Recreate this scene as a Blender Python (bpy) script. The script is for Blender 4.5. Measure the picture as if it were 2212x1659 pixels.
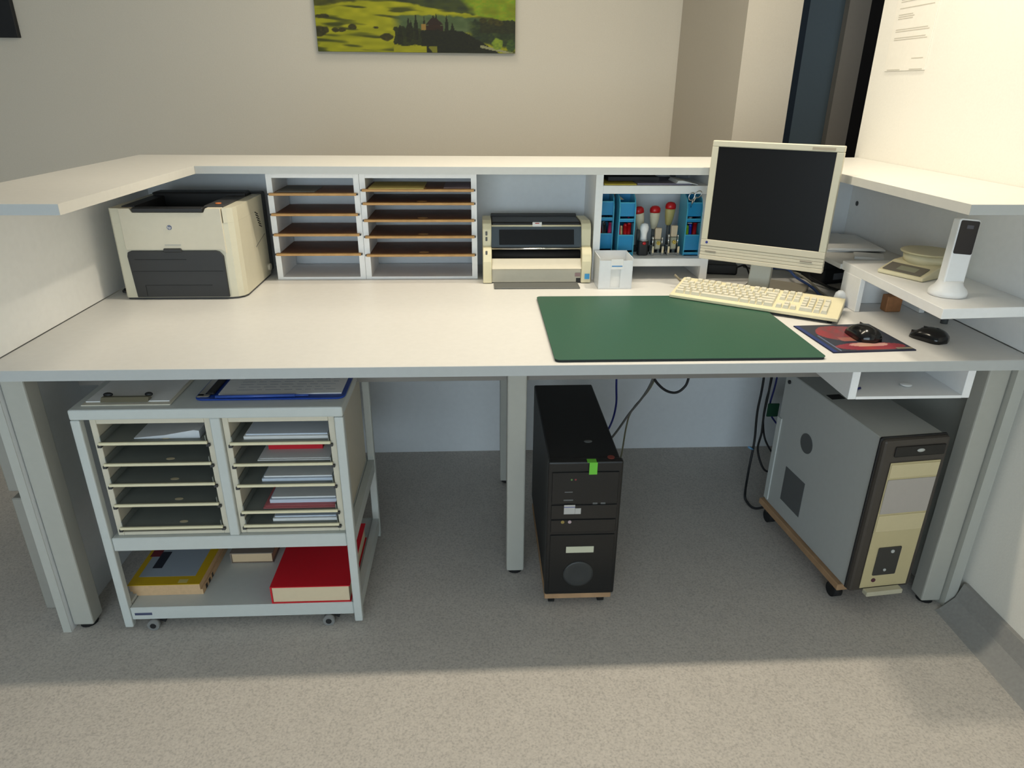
import bpy, bmesh, math, random
from mathutils import Vector, Matrix
random.seed(7)
PI = math.pi
for _o in list(bpy.data.objects):
    bpy.data.objects.remove(_o, do_unlink=True)
SC = bpy.context.scene
COL = SC.collection

# ------------------------------------------------------------------ camera
cam_d = bpy.data.cameras.new('camera')
cam = bpy.data.objects.new('camera', cam_d)
COL.objects.link(cam)
pitch, yaw, roll = .405, .0518, .0086
fw = Vector((math.sin(yaw)*math.cos(pitch), math.cos(yaw)*math.cos(pitch), -math.sin(pitch)))
rt = Vector((math.cos(yaw), -math.sin(yaw), 0))
up = rt.cross(fw)
r2 = rt*math.cos(roll) + up*math.sin(roll)
u2 = up*math.cos(roll) - rt*math.sin(roll)
M = Matrix((r2, u2, -fw)).transposed().to_4x4()
M.translation = Vector((-.0495, -1.4137, 1.2931))
cam.matrix_world = M
cam_d.sensor_fit = 'HORIZONTAL'
cam_d.sensor_width = 36.0
cam_d.lens = 1493.18/2212*36.0
cam_d.clip_start = .05
SC.camera = cam

# ------------------------------------------------------------------ world, lights, exposure
W = bpy.data.worlds.new('world')
SC.world = W
W.use_nodes = True
W.node_tree.nodes['Background'].inputs[0].default_value = (.55, .68, .8, 1)
W.node_tree.nodes['Background'].inputs[1].default_value = .05
SC.view_settings.view_transform = 'Standard'
SC.view_settings.look = 'None'
SC.view_settings.gamma = 1
SC.view_settings.use_curve_mapping = False
SC.view_settings.exposure = 0.0
KEY_POWER, KEY_COL = 18.4, (1, .89, .70)
SPOT_POWER = 14.5
WIN_STRENGTH, WIN_COL = .52, (.71, .87, .98)

def area(name, loc, sx, sy, power, color, rot=(0, 0, 0), spread=PI):
    d = bpy.data.lights.new(name, 'AREA')
    d.shape = 'RECTANGLE'; d.size = sx; d.size_y = sy
    d.energy = power; d.color = color; d.spread = spread
    o = bpy.data.objects.new(name, d)
    COL.objects.link(o); o.location = loc; o.rotation_euler = rot
    return o
# long pendant tube above the desk (runs along the desk)
area('ceiling_tube_light', (.10, .318, 2.25), 1.15, .05, KEY_POWER, KEY_COL)
# recessed lamp close to the right wall
area('ceiling_lamp_by_wall', (.98, .397, 2.60), .10, .06, SPOT_POWER, KEY_COL)

# ------------------------------------------------------------------ materials
def lin(c):
    c = c/255.0
    return c/12.92 if c <= .04045 else ((c+.055)/1.055)**2.4
def rgb(r, g, b): return (lin(r), lin(g), lin(b), 1)
MATS = {}
def mat(name, col, rough=.5, metal=0, noise=0, nscale=60, bump=0, spec=.5, alpha=1, trans=0, emit=None, coat=0):
    if name in MATS: return MATS[name]
    m = bpy.data.materials.new(name); m.use_nodes = True
    nt = m.node_tree; b = nt.nodes['Principled BSDF']
    c = rgb(*col)
    b.inputs['Base Color'].default_value = c
    b.inputs['Roughness'].default_value = rough
    b.inputs['Metallic'].default_value = metal
    b.inputs['Specular IOR Level'].default_value = spec
    b.inputs['Alpha'].default_value = alpha
    b.inputs['Transmission Weight'].default_value = trans
    b.inputs['Coat Weight'].default_value = coat
    if emit:
        b.inputs['Emission Color'].default_value = (*emit[0], 1)
        b.inputs['Emission Strength'].default_value = emit[1]
    tc = nt.nodes.new('ShaderNodeTexCoord')
    n = nt.nodes.new('ShaderNodeTexNoise'); n.inputs['Scale'].default_value = nscale
    n.inputs['Detail'].default_value = 3
    nt.links.new(tc.outputs['Object'], n.inputs['Vector'])
    r = nt.nodes.new('ShaderNodeValToRGB')
    a = noise if noise else .015
    r.color_ramp.elements[0].position = .3; r.color_ramp.elements[1].position = .7
    r.color_ramp.elements[0].color = (c[0]*(1-a), c[1]*(1-a), c[2]*(1-a), 1)
    r.color_ramp.elements[1].color = (min(1, c[0]*(1+a)), min(1, c[1]*(1+a)), min(1, c[2]*(1+a)), 1)
    nt.links.new(n.outputs['Fac'], r.inputs['Fac'])
    nt.links.new(r.outputs['Color'], b.inputs['Base Color'])
    if bump:
        bp = nt.nodes.new('ShaderNodeBump'); bp.inputs['Strength'].default_value = bump
        bp.inputs['Distance'].default_value = .002
        nt.links.new(n.outputs['Fac'], bp.inputs['Height'])
        nt.links.new(bp.outputs['Normal'], b.inputs['Normal'])
    MATS[name] = m
    return m
def vmat(name, rough=.5):
    m = bpy.data.materials.new(name); m.use_nodes = True
    nt = m.node_tree; b = nt.nodes['Principled BSDF']
    a = nt.nodes.new('ShaderNodeAttribute'); a.attribute_name = 'Col'
    nt.links.new(a.outputs['Color'], b.inputs['Base Color'])
    b.inputs['Roughness'].default_value = rough
    return m
def floor_mat():
    m = bpy.data.materials.new('speckled_vinyl'); m.use_nodes = True
    nt = m.node_tree; b = nt.nodes['Principled BSDF']
    tc = nt.nodes.new('ShaderNodeTexCoord')
    v = nt.nodes.new('ShaderNodeTexNoise'); v.inputs['Scale'].default_value = 210; v.inputs['Detail'].default_value = 2
    nt.links.new(tc.outputs['Object'], v.inputs['Vector'])
    r = nt.nodes.new('ShaderNodeValToRGB')
    e = r.color_ramp.elements
    e[0].position = .30; e[0].color = rgb(178, 172, 165)
    e[1].position = .66; e[1].color = rgb(208, 201, 192)
    k = r.color_ramp.elements.new(.46); k.color = rgb(197, 190, 182)
    nt.links.new(v.outputs['Fac'], r.inputs['Fac'])
    n2 = nt.nodes.new('ShaderNodeTexNoise'); n2.inputs['Scale'].default_value = 14
    nt.links.new(tc.outputs['Object'], n2.inputs['Vector'])
    mx = nt.nodes.new('ShaderNodeMix'); mx.data_type = 'RGBA'; mx.blend_type = 'MULTIPLY'
    mx.inputs[0].default_value = .12
    nt.links.new(r.outputs['Color'], mx.inputs[6]); nt.links.new(n2.outputs['Fac'], mx.inputs[7])
    nt.links.new(mx.outputs[2], b.inputs['Base Color'])
    b.inputs['Roughness'].default_value = .62
    b.inputs['Specular IOR Level'].default_value = .3
    return m
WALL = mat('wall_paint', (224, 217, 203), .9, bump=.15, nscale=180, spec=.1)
WALLB = mat('wall_paint_lit', (248, 245, 236), .9, bump=.15, nscale=180, spec=.1)  # wall paint lightened, strong lamp light on the right wall put into its colour
FARW = mat('far_wall_paint', (180, 180, 178), .95, spec=.1)
CEIL = mat('ceiling_paint', (190, 190, 190), .95, spec=.1)
LAM = mat('white_laminate', (221, 220, 217), .42, spec=.35)
LAMG = mat('counter_laminate', (216, 214, 208), .45, spec=.35)
PANEL = mat('grey_panel_laminate', (228, 231, 233), .6, spec=.3)
STEEL = mat('grey_painted_steel', (200, 204, 200), .45)
WHITE = mat('white_board', (248, 248, 247), .45)
BLK = mat('black_plastic', (26, 26, 28), .5)
BLKG = mat('glossy_black_plastic', (14, 14, 15), .18)
DKG = mat('dark_grey_plastic', (58, 58, 58), .5)
RUB = mat('black_rubber', (20, 20, 21), .8)
BEI = mat('beige_plastic', (230, 221, 186), .45)
BEIG = mat('greyish_beige_plastic', (212, 204, 184), .5)
BEIW = mat('pale_beige_plastic', (208, 203, 182), .45)
KEYM = mat('keycap_beige', (220, 216, 198), .5)
GRYP = mat('light_grey_metal', (186, 188, 184), .45)
GRYV = mat('vent_grey', (92, 94, 94), .6)
CHR = mat('chrome', (210, 210, 208), .15, metal=1)
WOOD = mat('beech_edge_wood', (198, 152, 92), .55, noise=.12, nscale=25)
WOODB = mat('brown_shelf_board', (118, 78, 52), .6, noise=.1, nscale=30)
WOODD = mat('rough_board_wood', (176, 140, 104), .7, noise=.15, nscale=18)
PAP = mat('white_paper', (232, 232, 230), .8, spec=.1)
PAPB = mat('bluish_paper', (205, 214, 226), .8, spec=.1)
PAPC = mat('cream_paper', (214, 198, 164), .85, spec=.1)
GREENM = mat('green_desk_mat', (50, 90, 72), .42, noise=.05, nscale=300, spec=.4)
BLUEP = mat('blue_plastic', (30, 140, 192), .3)
BLUEL = mat('light_blue_plastic', (70, 170, 200), .3)
BLUED = mat('blue_folder', (18, 62, 152), .4)
RED = mat('red_plastic', (196, 22, 26), .3)
REDB = mat('red_book_cloth', (205, 12, 34), .6)
YEL = mat('yellow_cover', (196, 160, 14), .5)
CLR = mat('frosted_plastic', (240, 244, 248), .35, trans=.2)
SCREEN = mat('dark_lcd_screen', (14, 13, 14), .35, spec=.3)
INK = mat('print_ink_grey', (120, 122, 128), .8)
SMOKE = mat('smoked_cover', (74, 84, 92), .3)
BLCAB = mat('blue_cable', (24, 34, 110), .4)
GRCAB = mat('grey_cable', (92, 92, 88), .5)

# ------------------------------------------------------------------ geometry helpers
class G:
    def __init__(s): s.bm = bmesh.new()
    def box(s, x0, x1, y0, y1, z0, z1, bev=0, seg=1):
        b2 = bmesh.new()
        vs = [b2.verts.new((x, y, z)) for x in (x0, x1) for y in (y0, y1) for z in (z0, z1)]
        for f in ((0, 1, 3, 2), (4, 6, 7, 5), (0, 4, 5, 1), (2, 3, 7, 6), (0, 2, 6, 4), (1, 5, 7, 3)):
            b2.faces.new([vs[i] for i in f])
        if bev: bmesh.ops.bevel(b2, geom=b2.edges[:], offset=bev, segments=seg, affect='EDGES', profile=.5)
        return s._merge(b2)
    def _merge(s, b2):
        me = bpy.data.meshes.new('tmp'); b2.to_mesh(me); b2.free()
        s.bm.from_mesh(me); bpy.data.meshes.remove(me)
        return s
    def prism(s, pts, axis, a, b, bev=0, seg=1):
        """polygon pts in the two other axes (x,y)/(x,z)/(y,z), extruded along axis from a to b"""
        b2 = bmesh.new()
        def P(p, t):
            return (t, p[0], p[1]) if axis == 'x' else (p[0], t, p[1]) if axis == 'y' else (p[0], p[1], t)
        lo = [b2.verts.new(P(p, a)) for p in pts]; hi = [b2.verts.new(P(p, b)) for p in pts]
        n = len(pts)
        b2.faces.new(lo[::-1]); b2.faces.new(hi)
        for i in range(n): b2.faces.new((lo[i], lo[(i+1) % n], hi[(i+1) % n], hi[i]))
        bmesh.ops.recalc_face_normals(b2, faces=b2.faces[:])
        if bev:
            es = [e for e in b2.edges if len(e.link_faces) == 2 and e.calc_face_angle(0) > .4]
            bmesh.ops.bevel(b2, geom=es, offset=bev, segments=seg, affect='EDGES', profile=.5)
        return s._merge(b2)
    def cyl(s, p0, p1, r0, r1=None, seg=16, cap=True):
        if r1 is None: r1 = r0
        p0, p1 = Vector(p0), Vector(p1); d = (p1-p0).normalized()
        a = d.orthogonal().normalized(); b = d.cross(a)
        L = [[s.bm.verts.new(p + (a*math.cos(t)+b*math.sin(t))*r) for t in [2*PI*i/seg for i in range(seg)]] for p, r in ((p0, r0), (p1, r1))]
        for i in range(seg):
            f = s.bm.faces.new((L[0][i], L[0][(i+1) % seg], L[1][(i+1) % seg], L[1][i])); f.smooth = True
        if cap: s.bm.faces.new(L[0][::-1]); s.bm.faces.new(L[1])
        return s
    def tube(s, pts, r, seg=8, closed=False):
        P = [Vector(p) for p in pts]; n = len(P); rings = []
        prev = None
        for i in range(n):
            if closed: t = (P[(i+1) % n]-P[i-1]).normalized()
            else: t = (P[min(i+1, n-1)]-P[max(i-1, 0)]).normalized()
            a = t.orthogonal().normalized() if prev is None else (prev-t*prev.dot(t)).normalized()
            prev = a; b = t.cross(a)
            rings.append([s.bm.verts.new(P[i]+(a*math.cos(k)+b*math.sin(k))*r) for k in [2*PI*j/seg for j in range(seg)]])
        for i in range(n if closed else n-1):
            A, B = rings[i], rings[(i+1) % n]
            for j in range(seg):
                f = s.bm.faces.new((A[j], A[(j+1) % seg], B[(j+1) % seg], B[j])); f.smooth = True
        if not closed: s.bm.faces.new(rings[0][::-1]); s.bm.faces.new(rings[-1])
        return s
    def lathe(s, prof, c=(0, 0, 0), seg=24, sx=1, sy=1, tilt=None):
        rings = []
        for r, z in prof:
            rings.append([(c[0]+r*sx*math.cos(2*PI*i/seg), c[1]+r*sy*math.sin(2*PI*i/seg), c[2]+z) for i in range(seg)])
        R = [[s.bm.verts.new(p) for p in ring] for ring in rings]
        for k in range(len(R)-1):
            for i in range(seg):
                f = s.bm.faces.new((R[k][i], R[k][(i+1) % seg], R[k+1][(i+1) % seg], R[k+1][i])); f.smooth = True
        s.bm.faces.new(R[0][::-1]); s.bm.faces.new(R[-1])
        return s
    def ball(s, c, rx, ry=None, rz=None, seg=16):
        ry = ry or rx; rz = rz or rx
        n = 8
        prof = [(max(.02, math.sin(PI*i/n)), -math.cos(PI*i/n)) for i in range(n+1)]
        R = [[s.bm.verts.new((c[0]+rx*r*math.cos(2*PI*i/seg), c[1]+ry*r*math.sin(2*PI*i/seg), c[2]+rz*z)) for i in range(seg)] for r, z in prof]
        for k in range(n):
            for i in range(seg):
                f = s.bm.faces.new((R[k][i], R[k][(i+1) % seg], R[k+1][(i+1) % seg], R[k+1][i])); f.smooth = True
        s.bm.faces.new(R[0][::-1]); s.bm.faces.new(R[-1])
        return s
    def quad(s, *p):
        s.bm.faces.new([s.bm.verts.new(q) for q in p]); return s
    def move(s, mtx):
        bmesh.ops.transform(s.bm, matrix=mtx, verts=s.bm.verts[:]); return s

ORG = {}
def obj(name, g, m, parent=None, label=None):
    """one mesh object; vertices are given in the thing's frame, the origin is moved to the piece's own centre"""
    bm = g.bm if isinstance(g, G) else g
    xs = [v.co for v in bm.verts]
    c = Vector([(min(v[i] for v in xs)+max(v[i] for v in xs))/2 for i in range(3)])
    bmesh.ops.translate(bm, vec=-c, verts=bm.verts[:])
    me = bpy.data.meshes.new(name); bm.to_mesh(me); bm.free()
    me.materials.append(m)
    o = bpy.data.objects.new(name, me); COL.objects.link(o)
    if parent is not None:
        o.parent = parent; o.location = c-ORG[parent.name]
    else: o.location = c
    ORG[o.name] = c
    if label: o['label'] = label
    return o
def thing(name, label, cat, loc=(0, 0, 0), rotz=None, group=None, rot=None):
    """Empty at the thing's base. Without rotz the parts are given in room coordinates; with rotz in local ones."""
    o = bpy.data.objects.new(name, None); COL.objects.link(o)
    o.location = loc; o.empty_display_size = .05
    if rotz is None and rot is None: ORG[o.name] = Vector(loc)
    else:
        o.rotation_euler = rot if rot else (0, 0, rotz); ORG[o.name] = Vector((0, 0, 0))
    o['label'] = label; o['category'] = cat
    if group: o['group'] = group
    return o
def tag(o, label, cat, group=None):
    o['label'] = label; o['category'] = cat
    if group: o['group'] = group
    return o
def struct(name, g, m, parent=None):
    o = obj(name, g, m, parent)
    if parent is None: o['kind'] = 'structure'
    return o
def text(name, body, size, mtx, m, parent):
    cu = bpy.data.curves.new(name, 'FONT'); cu.body = body; cu.size = size
    cu.align_x = 'CENTER'; cu.align_y = 'CENTER'; cu.extrude = .0003
    cu.materials.append(m)
    o = bpy.data.objects.new(name+'_curve', cu); COL.objects.link(o)
    bpy.context.view_layer.update()
    me = bpy.data.meshes.new_from_object(o.evaluated_get(bpy.context.evaluated_depsgraph_get()))
    bpy.data.objects.remove(o, do_unlink=True); bpy.data.curves.remove(cu)
    o = bpy.data.objects.new(name, me); COL.objects.link(o)
    o.parent = parent
    mtx = mtx.copy(); mtx.translation = mtx.translation-ORG[parent.name]
    o.matrix_basis = mtx; ORG[o.name] = Vector((0, 0, 0))
    return o
def B(*a, **k): return G().box(*a, **k)
def dup(root, loc, rotz=None, label=None, scale=None):
    r = root.copy(); COL.objects.link(r); r.location = loc
    if rotz is not None: r.rotation_euler = (0, 0, rotz)
    if label: r['label'] = label
    if scale: r.scale = scale
    for ch in list(root.children):
        c = ch.copy(); COL.objects.link(c); c.parent = r
        for g in ch.children:
            d = g.copy(); COL.objects.link(d); d.parent = c
    return r
def rrect(x0, x1, y0, y1, r, n=5):
    pts = []
    for cx, cy, a0 in ((x1-r, y0+r, -PI/2), (x1-r, y1-r, 0), (x0+r, y1-r, PI/2), (x0+r, y0+r, PI)):
        for i in range(n+1):
            a = a0+PI/2*i/n; pts.append((cx+r*math.cos(a), cy+r*math.sin(a)))
    return pts
def smooth_path(pts, n=8):
    P = [Vector(p) for p in pts]; out = []
    for i in range(len(P)-1):
        p0 = P[max(i-1, 0)]; p1 = P[i]; p2 = P[i+1]; p3 = P[min(i+2, len(P)-1)]
        for k in range(n):
            t = k/n
            out.append(.5*((2*p1)+(p2-p0)*t+(2*p0-5*p1+4*p2-p3)*t*t+(3*p1-p0-3*p2+p3)*t**3))
    out.append(P[-1]); return out
def vn(x, y, s=0):
    """smooth value noise"""
    def h(i, j): return random.Random(i*7919+j*104729+s*31).random()
    xi, yi = math.floor(x), math.floor(y); fx, fy = x-xi, y-yi
    fx = fx*fx*(3-2*fx); fy = fy*fy*(3-2*fy)
    return (h(xi, yi)*(1-fx)+h(xi+1, yi)*fx)*(1-fy)+(h(xi, yi+1)*(1-fx)+h(xi+1, yi+1)*fx)*fy
_vc = {}
def printed(name, w, h, nx, ny, fn, mtx, m, parent, thick=0):
    """flat print: a fine grid with the print's own colours"""
    verts, cols = [], []
    for j in range(ny+1):
        for i in range(nx+1):
            u, v = i/nx, j/ny
            verts.append(tuple(mtx @ Vector((u*w, v*h, 0)))); cols.append(rgb(*fn(u, v)))
    faces = [(j*(nx+1)+i, j*(nx+1)+i+1, (j+1)*(nx+1)+i+1, (j+1)*(nx+1)+i) for j in range(ny) for i in range(nx)]
    me = bpy.data.meshes.new(name); 
    org = ORG[parent.name]
    me.from_pydata([tuple(Vector(q)-org) for q in verts], [], faces)
    a = me.color_attributes.new('Col', 'FLOAT_COLOR', 'POINT')
    a.data.foreach_set('color', [c for q in cols for c in q])
    me.materials.append(m)
    o = bpy.data.objects.new(name, me); COL.objects.link(o); o.parent = parent
    return o

# ------------------------------------------------------------------ the room
struct('floor', B(-4, 3.4, -4, 5, -.1, 0), floor_mat())
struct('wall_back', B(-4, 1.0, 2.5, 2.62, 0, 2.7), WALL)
struct('wall_right_rear', B(1.0, 1.215, 1.55, 2.62, 0, 2.7), mat('wall_paint_dimmed', (200, 193, 180), .9, bump=.15, nscale=180, spec=.1))  # wall paint darkened so this pillar looks less lit by the lamps
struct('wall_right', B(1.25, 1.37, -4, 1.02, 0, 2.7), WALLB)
struct('wall_left', B(-4.12, -4, -4, 5, 0, 2.7), FARW)
g = B(-4, -2.4, -4.1, -4, 0, 2.7).box(.6, 3.4, -4.1, -4, 0, 2.7).box(-2.4, .6, -4.1, -4, 0, .3).box(-2.4, .6, -4.1, -4, 1.9, 2.7)
struct('wall_front', g, FARW)
t = thing('pendant_lamp', 'long white tube lamp hanging above the desk, outside the picture', 'lamp', (.1, .318, 2.26))
obj('housing', B(-.50, .70, .28, .356, 2.262, 2.30, .004), mat('lamp_white', (230, 230, 228), .5), t)
for x_ in (-.4, .6): obj('wire', G().cyl((x_, .318, 2.3005), (x_, .318, 2.6995), .002), mat('chrome', (210, 210, 208), .15, metal=1), t)
struct('ceiling', B(-4.1, 3.4, -4.1, 5, 2.7, 2.8), CEIL)
w = bpy.data.objects.new('window_1', None); COL.objects.link(w); w.location = (-.9, -4, .3)
ORG['window_1'] = Vector(w.location); w['kind'] = 'structure'
g = G()
for a in (-2.4, -.93, .54): g.box(a, a+.06, -4.06, -4.0, .3, 1.9)
g.box(-2.4, .6, -4.06, -4.0, .3, .36).box(-2.4, .6, -4.06, -4.0, 1.84, 1.9)
obj('window_frame', g, WHITE, w)
obj('pane', B(-2.4, .6, -4.09, -4.08, .3, 1.9), mat('daylight', (255, 255, 255), 1, emit=(WIN_COL, WIN_STRENGTH*5)), w)
# added warm fill over the waiting area, brightens the rear wall
area('waiting_area_fill', (-.35, 1.62, 2.66), .6, .6, 6.2, KEY_COL)
# added cool fill without a known lamp, lifts the dark passage
area('passage_fill', (2.2, 1.4, 2.65), .4, .4, 2.2, (.75, .88, 1))
# daylight entering by the window
area('window_daylight', (-.9, -3.95, 1.1), 2.9, 1.5, 62*WIN_STRENGTH, WIN_COL, (PI/2, 0, 0))
# dark passage behind the opening in the right wall
DARKB = mat('blue_grey_door', (122, 140, 152), .6)
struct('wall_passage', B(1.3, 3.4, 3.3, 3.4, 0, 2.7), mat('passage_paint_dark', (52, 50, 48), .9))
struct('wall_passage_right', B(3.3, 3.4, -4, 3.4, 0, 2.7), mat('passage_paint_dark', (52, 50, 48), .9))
d = bpy.data.objects.new('door_1', None); COL.objects.link(d); d.location = (1.8, 2.62, 0); ORG['door_1'] = Vector(d.location); d['kind'] = 'structure'
obj('door_leaf', B(1.70, 1.90, 2.62, 2.66, .01, 2.6, .003), DARKB, d)
obj('door_frame', B(1.60, 1.70, 2.60, 2.66, 0, 2.6, .003), mat('dark_door_edge', (52, 66, 82), .6), d)
struct('trim_1', B(1.89, 2.005, 2.56, 2.61, 0, 2.7), mat('dim_grey_post', (196, 186, 172), .8))
struct('passage_gap_dark', B(2.005, 2.25, 2.58, 2.63, 0, 2.7), mat('dark_gap_black', (46, 42, 42), .9))  # black sheet stands in for the unlit gap of the room beyond
# coved vinyl skirting on the right wall
struct('baseboard_right', G().prism([(1.178, .0), (1.19, .004), (1.225, .04), (1.238, .085), (1.25, .085), (1.25, 0)], 'y', -4, .012),
       mat('skirting_vinyl', (158, 156, 152), .6, noise=.06, nscale=120))

# ------------------------------------------------------------------ reception counter
t = thing('reception_counter', 'white U-shaped reception counter with raised ledge around the desk', 'counter', (0, .5, 0))
top = [(-1.14, -.038), (-.8414, -.038), (-.8414, .6515), (.9458, .6515), (.9458, -.038), (1.249, -.038), (1.249, .992), (-1.14, .992)]
obj('ledge', G().prism(top, 'z', 1.063, 1.084), LAMG, t)
EB = mat('grey_edge_band', (188, 190, 188), .5)
obj('edge_band', B(-.8402, .9446, .6503, .6513, 1.0632, 1.0835), EB, t)
obj('edge_band', B(-1.14, -.8414, -.0392, -.0382, 1.0632, 1.0835), EB, t)
obj('edge_band', B(.9458, 1.249, -.0392, -.0382, 1.0632, 1.0835), EB, t)
obj('back_panel', B(-1.134, 1.249, .947, .967, 0, 1.0625), PANEL, t)
obj('side_panel', B(-1.136, -1.114, .0, .9465, .732, 1.0625), WHITE, t)
obj('side_panel', B(1.226, 1.249, .0, .9465, .732, 1.0625), WHITE, t)
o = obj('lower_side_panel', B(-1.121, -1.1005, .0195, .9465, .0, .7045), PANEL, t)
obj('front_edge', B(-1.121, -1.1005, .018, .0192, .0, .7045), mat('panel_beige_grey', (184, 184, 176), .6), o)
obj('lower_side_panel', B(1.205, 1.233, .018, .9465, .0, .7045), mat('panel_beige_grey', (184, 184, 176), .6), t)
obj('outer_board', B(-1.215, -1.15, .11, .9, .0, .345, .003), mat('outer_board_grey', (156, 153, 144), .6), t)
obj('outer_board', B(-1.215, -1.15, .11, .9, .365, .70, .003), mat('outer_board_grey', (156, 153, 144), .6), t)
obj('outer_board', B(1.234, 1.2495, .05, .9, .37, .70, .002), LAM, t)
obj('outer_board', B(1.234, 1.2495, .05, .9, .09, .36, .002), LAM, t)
obj('cable_hole', G().cyl((1.2262, .90, .945), (1.2245, .90, .945), .008), DKG, t)

# ------------------------------------------------------------------ desk
t = thing('office_desk', 'long white desk with grey square legs inside the reception counter', 'desk', (.05, .45, 0))
obj('tabletop', B(-1.1135, 1.2255, .0012, .9465, .7055, .73, .001), LAM, t)
obj('edge_band', B(-1.1135, 1.2255, 0, .001, .7055, .7294), mat('grey_edge_band', (188, 190, 188), .5), t)
def leg(x0, x1, y0, y1):
    o = obj('leg', B(x0, x1, y0, y1, .012, .7053, .004, 2), mat('leg_grey_steel', (178, 177, 168), .45), t)
    obj('foot', G().cyl(((x0+x1)/2, (y0+y1)/2, 0), ((x0+x1)/2, (y0+y1)/2, .013), .021, .019), RUB, o)
leg(-1.099, -1.049, .03, .08); leg(1.150, 1.203, .033, .083)
leg(.023, .073, .204, .254); leg(.021, .071, .70, .75)
leg(-1.085, -1.035, .86, .91); leg(1.14, 1.19, .86, .91)
obj('apron', B(-1.049, .0225, .225, .25, .60, .7053), mat('apron_taupe_steel', (128, 124, 118), .5), t)
obj('apron', B(.0735, 1.150, .225, .25, .60, .7053), mat('apron_taupe_steel', (128, 124, 118), .5), t)
obj('bracket', B(.074, .105, .203, .224, .655, .7053, .002), BLK, t)

# ------------------------------------------------------------------ pictures
def hills(u, v):
    X = 140+u*1725; Y = 460-v*(.70/.988)*1725
    n = vn(X/70, Y/28, 1); n2 = vn(X/18, Y/9, 2); n3 = vn(X/260, Y/60, 3); w = vn(X/34, Y/20, 4)-.5
    if Y < -420: return (120+int(40*n3), 150+int(30*n3), 175)
    def mix(p, q, k): k = max(0, min(1, k)); return [p[i]*(1-k)+q[i]*k for i in range(3)]
    # sunlit field with soft darker folds
    c = [134+30*n+18*n3, 138+24*n+16*n3, 16+12*n]
    fold = vn((X+Y*3)/210, (Y-X*.09)/22, 5)
    c = mix(c, [70, 76, 18], (.46-fold)*4)
    X_, Y_ = X+w*26, Y+w*14
    # dark wooded top left
    t_ = 118-(X-140)*.125
    if X < 900: c = mix(c, [54+34*n, 58+30*n, 18+12*n2], (t_-Y_)/16)
    # shaded slope top centre, bright hills top right
    if X > 800:
        line = 70+(X-850)*.15
        k = max(0, min(1, (line-Y_)/10))*max(0, min(1, (X-800)/80))
        right = max(0, min(1, (X_-1330-(Y*.9))/70))
        dark = [40+26*n, 50+26*n, 26+14*n2]
        br = [116+40*n2*n, 126+36*n, 18+14*n]
        c = mix(c, mix(dark, br, right*(1 if Y_ > 20+16*n3 else .35)), k)
    # hazy green hollow behind the villa
    lo = 168+(X-850)*.03-18*math.sin((X-820)/260 if X < 1640 else PI)
    k = min(1, max(0, (Y_-lo)/12))*min(1, max(0, (X_-780-(Y-170)*.1)/90))*min(1, max(0, (300+(X-850)*.02-Y_)/20))
    c = mix(c, [64+22*n, 84+20*n, 54+16*n], k*.95)
    if X > 1440:
        k = min(1, max(0, (Y_-(190+n2*18))/8))*min(1, (X-1440)/60)*min(1, max(0, (430-(1860-X)*.12-Y_)/20))
        c = mix(c, [36+34*n2*n, 48+36*n2*n, 26+10*n], k)
        if Y_ < 300 and X > 1560: c = mix(c, [34+16*n2, 40+14*n2, 24], k)
    # hedges at the left
    def blob(cx, cy, rx, ry, col, c): 
        q = ((X-cx)/rx)**2+((Y-cy)/ry)**2
        return mix(c, col, (1.15-q+w*.8)*3)
    for a in ((170, 300, 70, 46), (205, 185, 60, 16), (300, 290, 34, 18), (360, 288, 34, 16), (450, 265, 38, 20), (640, 40, 60, 12), (760, 16, 60, 18), (745, 340, 56, 30), (1585, 205, 34, 22), (1655, 212, 34, 24), (1720, 222, 40, 24), (655, 268, 26, 10)):
        c = blob(*a, [46+24*n2, 46+20*n2, 20], c)
    # copse below the cypresses
    if 810+w*30 < X < 1070 and 262+w*36 < Y < 402+w*24: c = [34+34*n2*n, 40+32*n2*n, 20]
    # cypresses, pointed
    for tx, ty, tw, th in ((860, 248, 26, 150), (935, 188, 22, 190), (958, 205, 16, 150), (1000, 166, 20, 200), (1070, 180, 9, 90), (1150, 165, 18, 120), (1176, 156, 16, 130), (1265, 168, 15, 130), (1316, 226, 18, 100), (1395, 286, 34, 60)):
        q = (Y-ty)/th
        if 0 < q < 1 and abs(X-tx+w*6) < tw*min(1, .15+q*1.6): c = [24+16*n2, 28+16*n2, 18]
    # villa and its dark hill
    if abs(X-1160) < 74 and 232-abs(X-1160)*-.25 < Y < 300: c = [40+10*n, 26+6*n, 20]
    if abs(X-1160) < 74-(240-Y)*1.0 and 190 < Y < 240: c = [44, 30, 22]
    if 1048 < X < 1086 and 238 < Y < 284: c = [150, 120, 60]
    if Y > 284+w*16 and 1036+w*24 < X < 1400+(Y-284)*1.85+w*30: c = [22+10*n2, 26+10*n2, 18]
    if Y > 412+w*10 and 1070 < X < 1176 and X-1080 > (Y-405)*1.1+w*20: c = [122, 122, 38]
    if Y > 408+w*8 and X < 1082+w*14 and X > 800: c = [148+18*n, 148+16*n, 26]
    if X > 1560 and abs(Y-(410+(X-1580)*.2)) < 8+4*n2: c = [150, 150, 112]
    c = blob(1706, 385, 52, 44, [100+40*n2, 126+34*n2, 42], c)
    c = blob(1826, 405, 38, 48, [48+30*n2, 70+30*n2, 38], c)
    return [max(0, min(255, q)) for q in c]
CANV = vmat('canvas_print', .7)
t = thing('landscape_picture', 'canvas print of green hills with dark cypress trees on the rear wall', 'picture', (-.34, 2.49, 1.453))
obj('canvas_block', B(-.835, .153, 2.472, 2.499, 1.453, 2.15), mat('canvas_edge', (70, 80, 30), .8), t)
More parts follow.
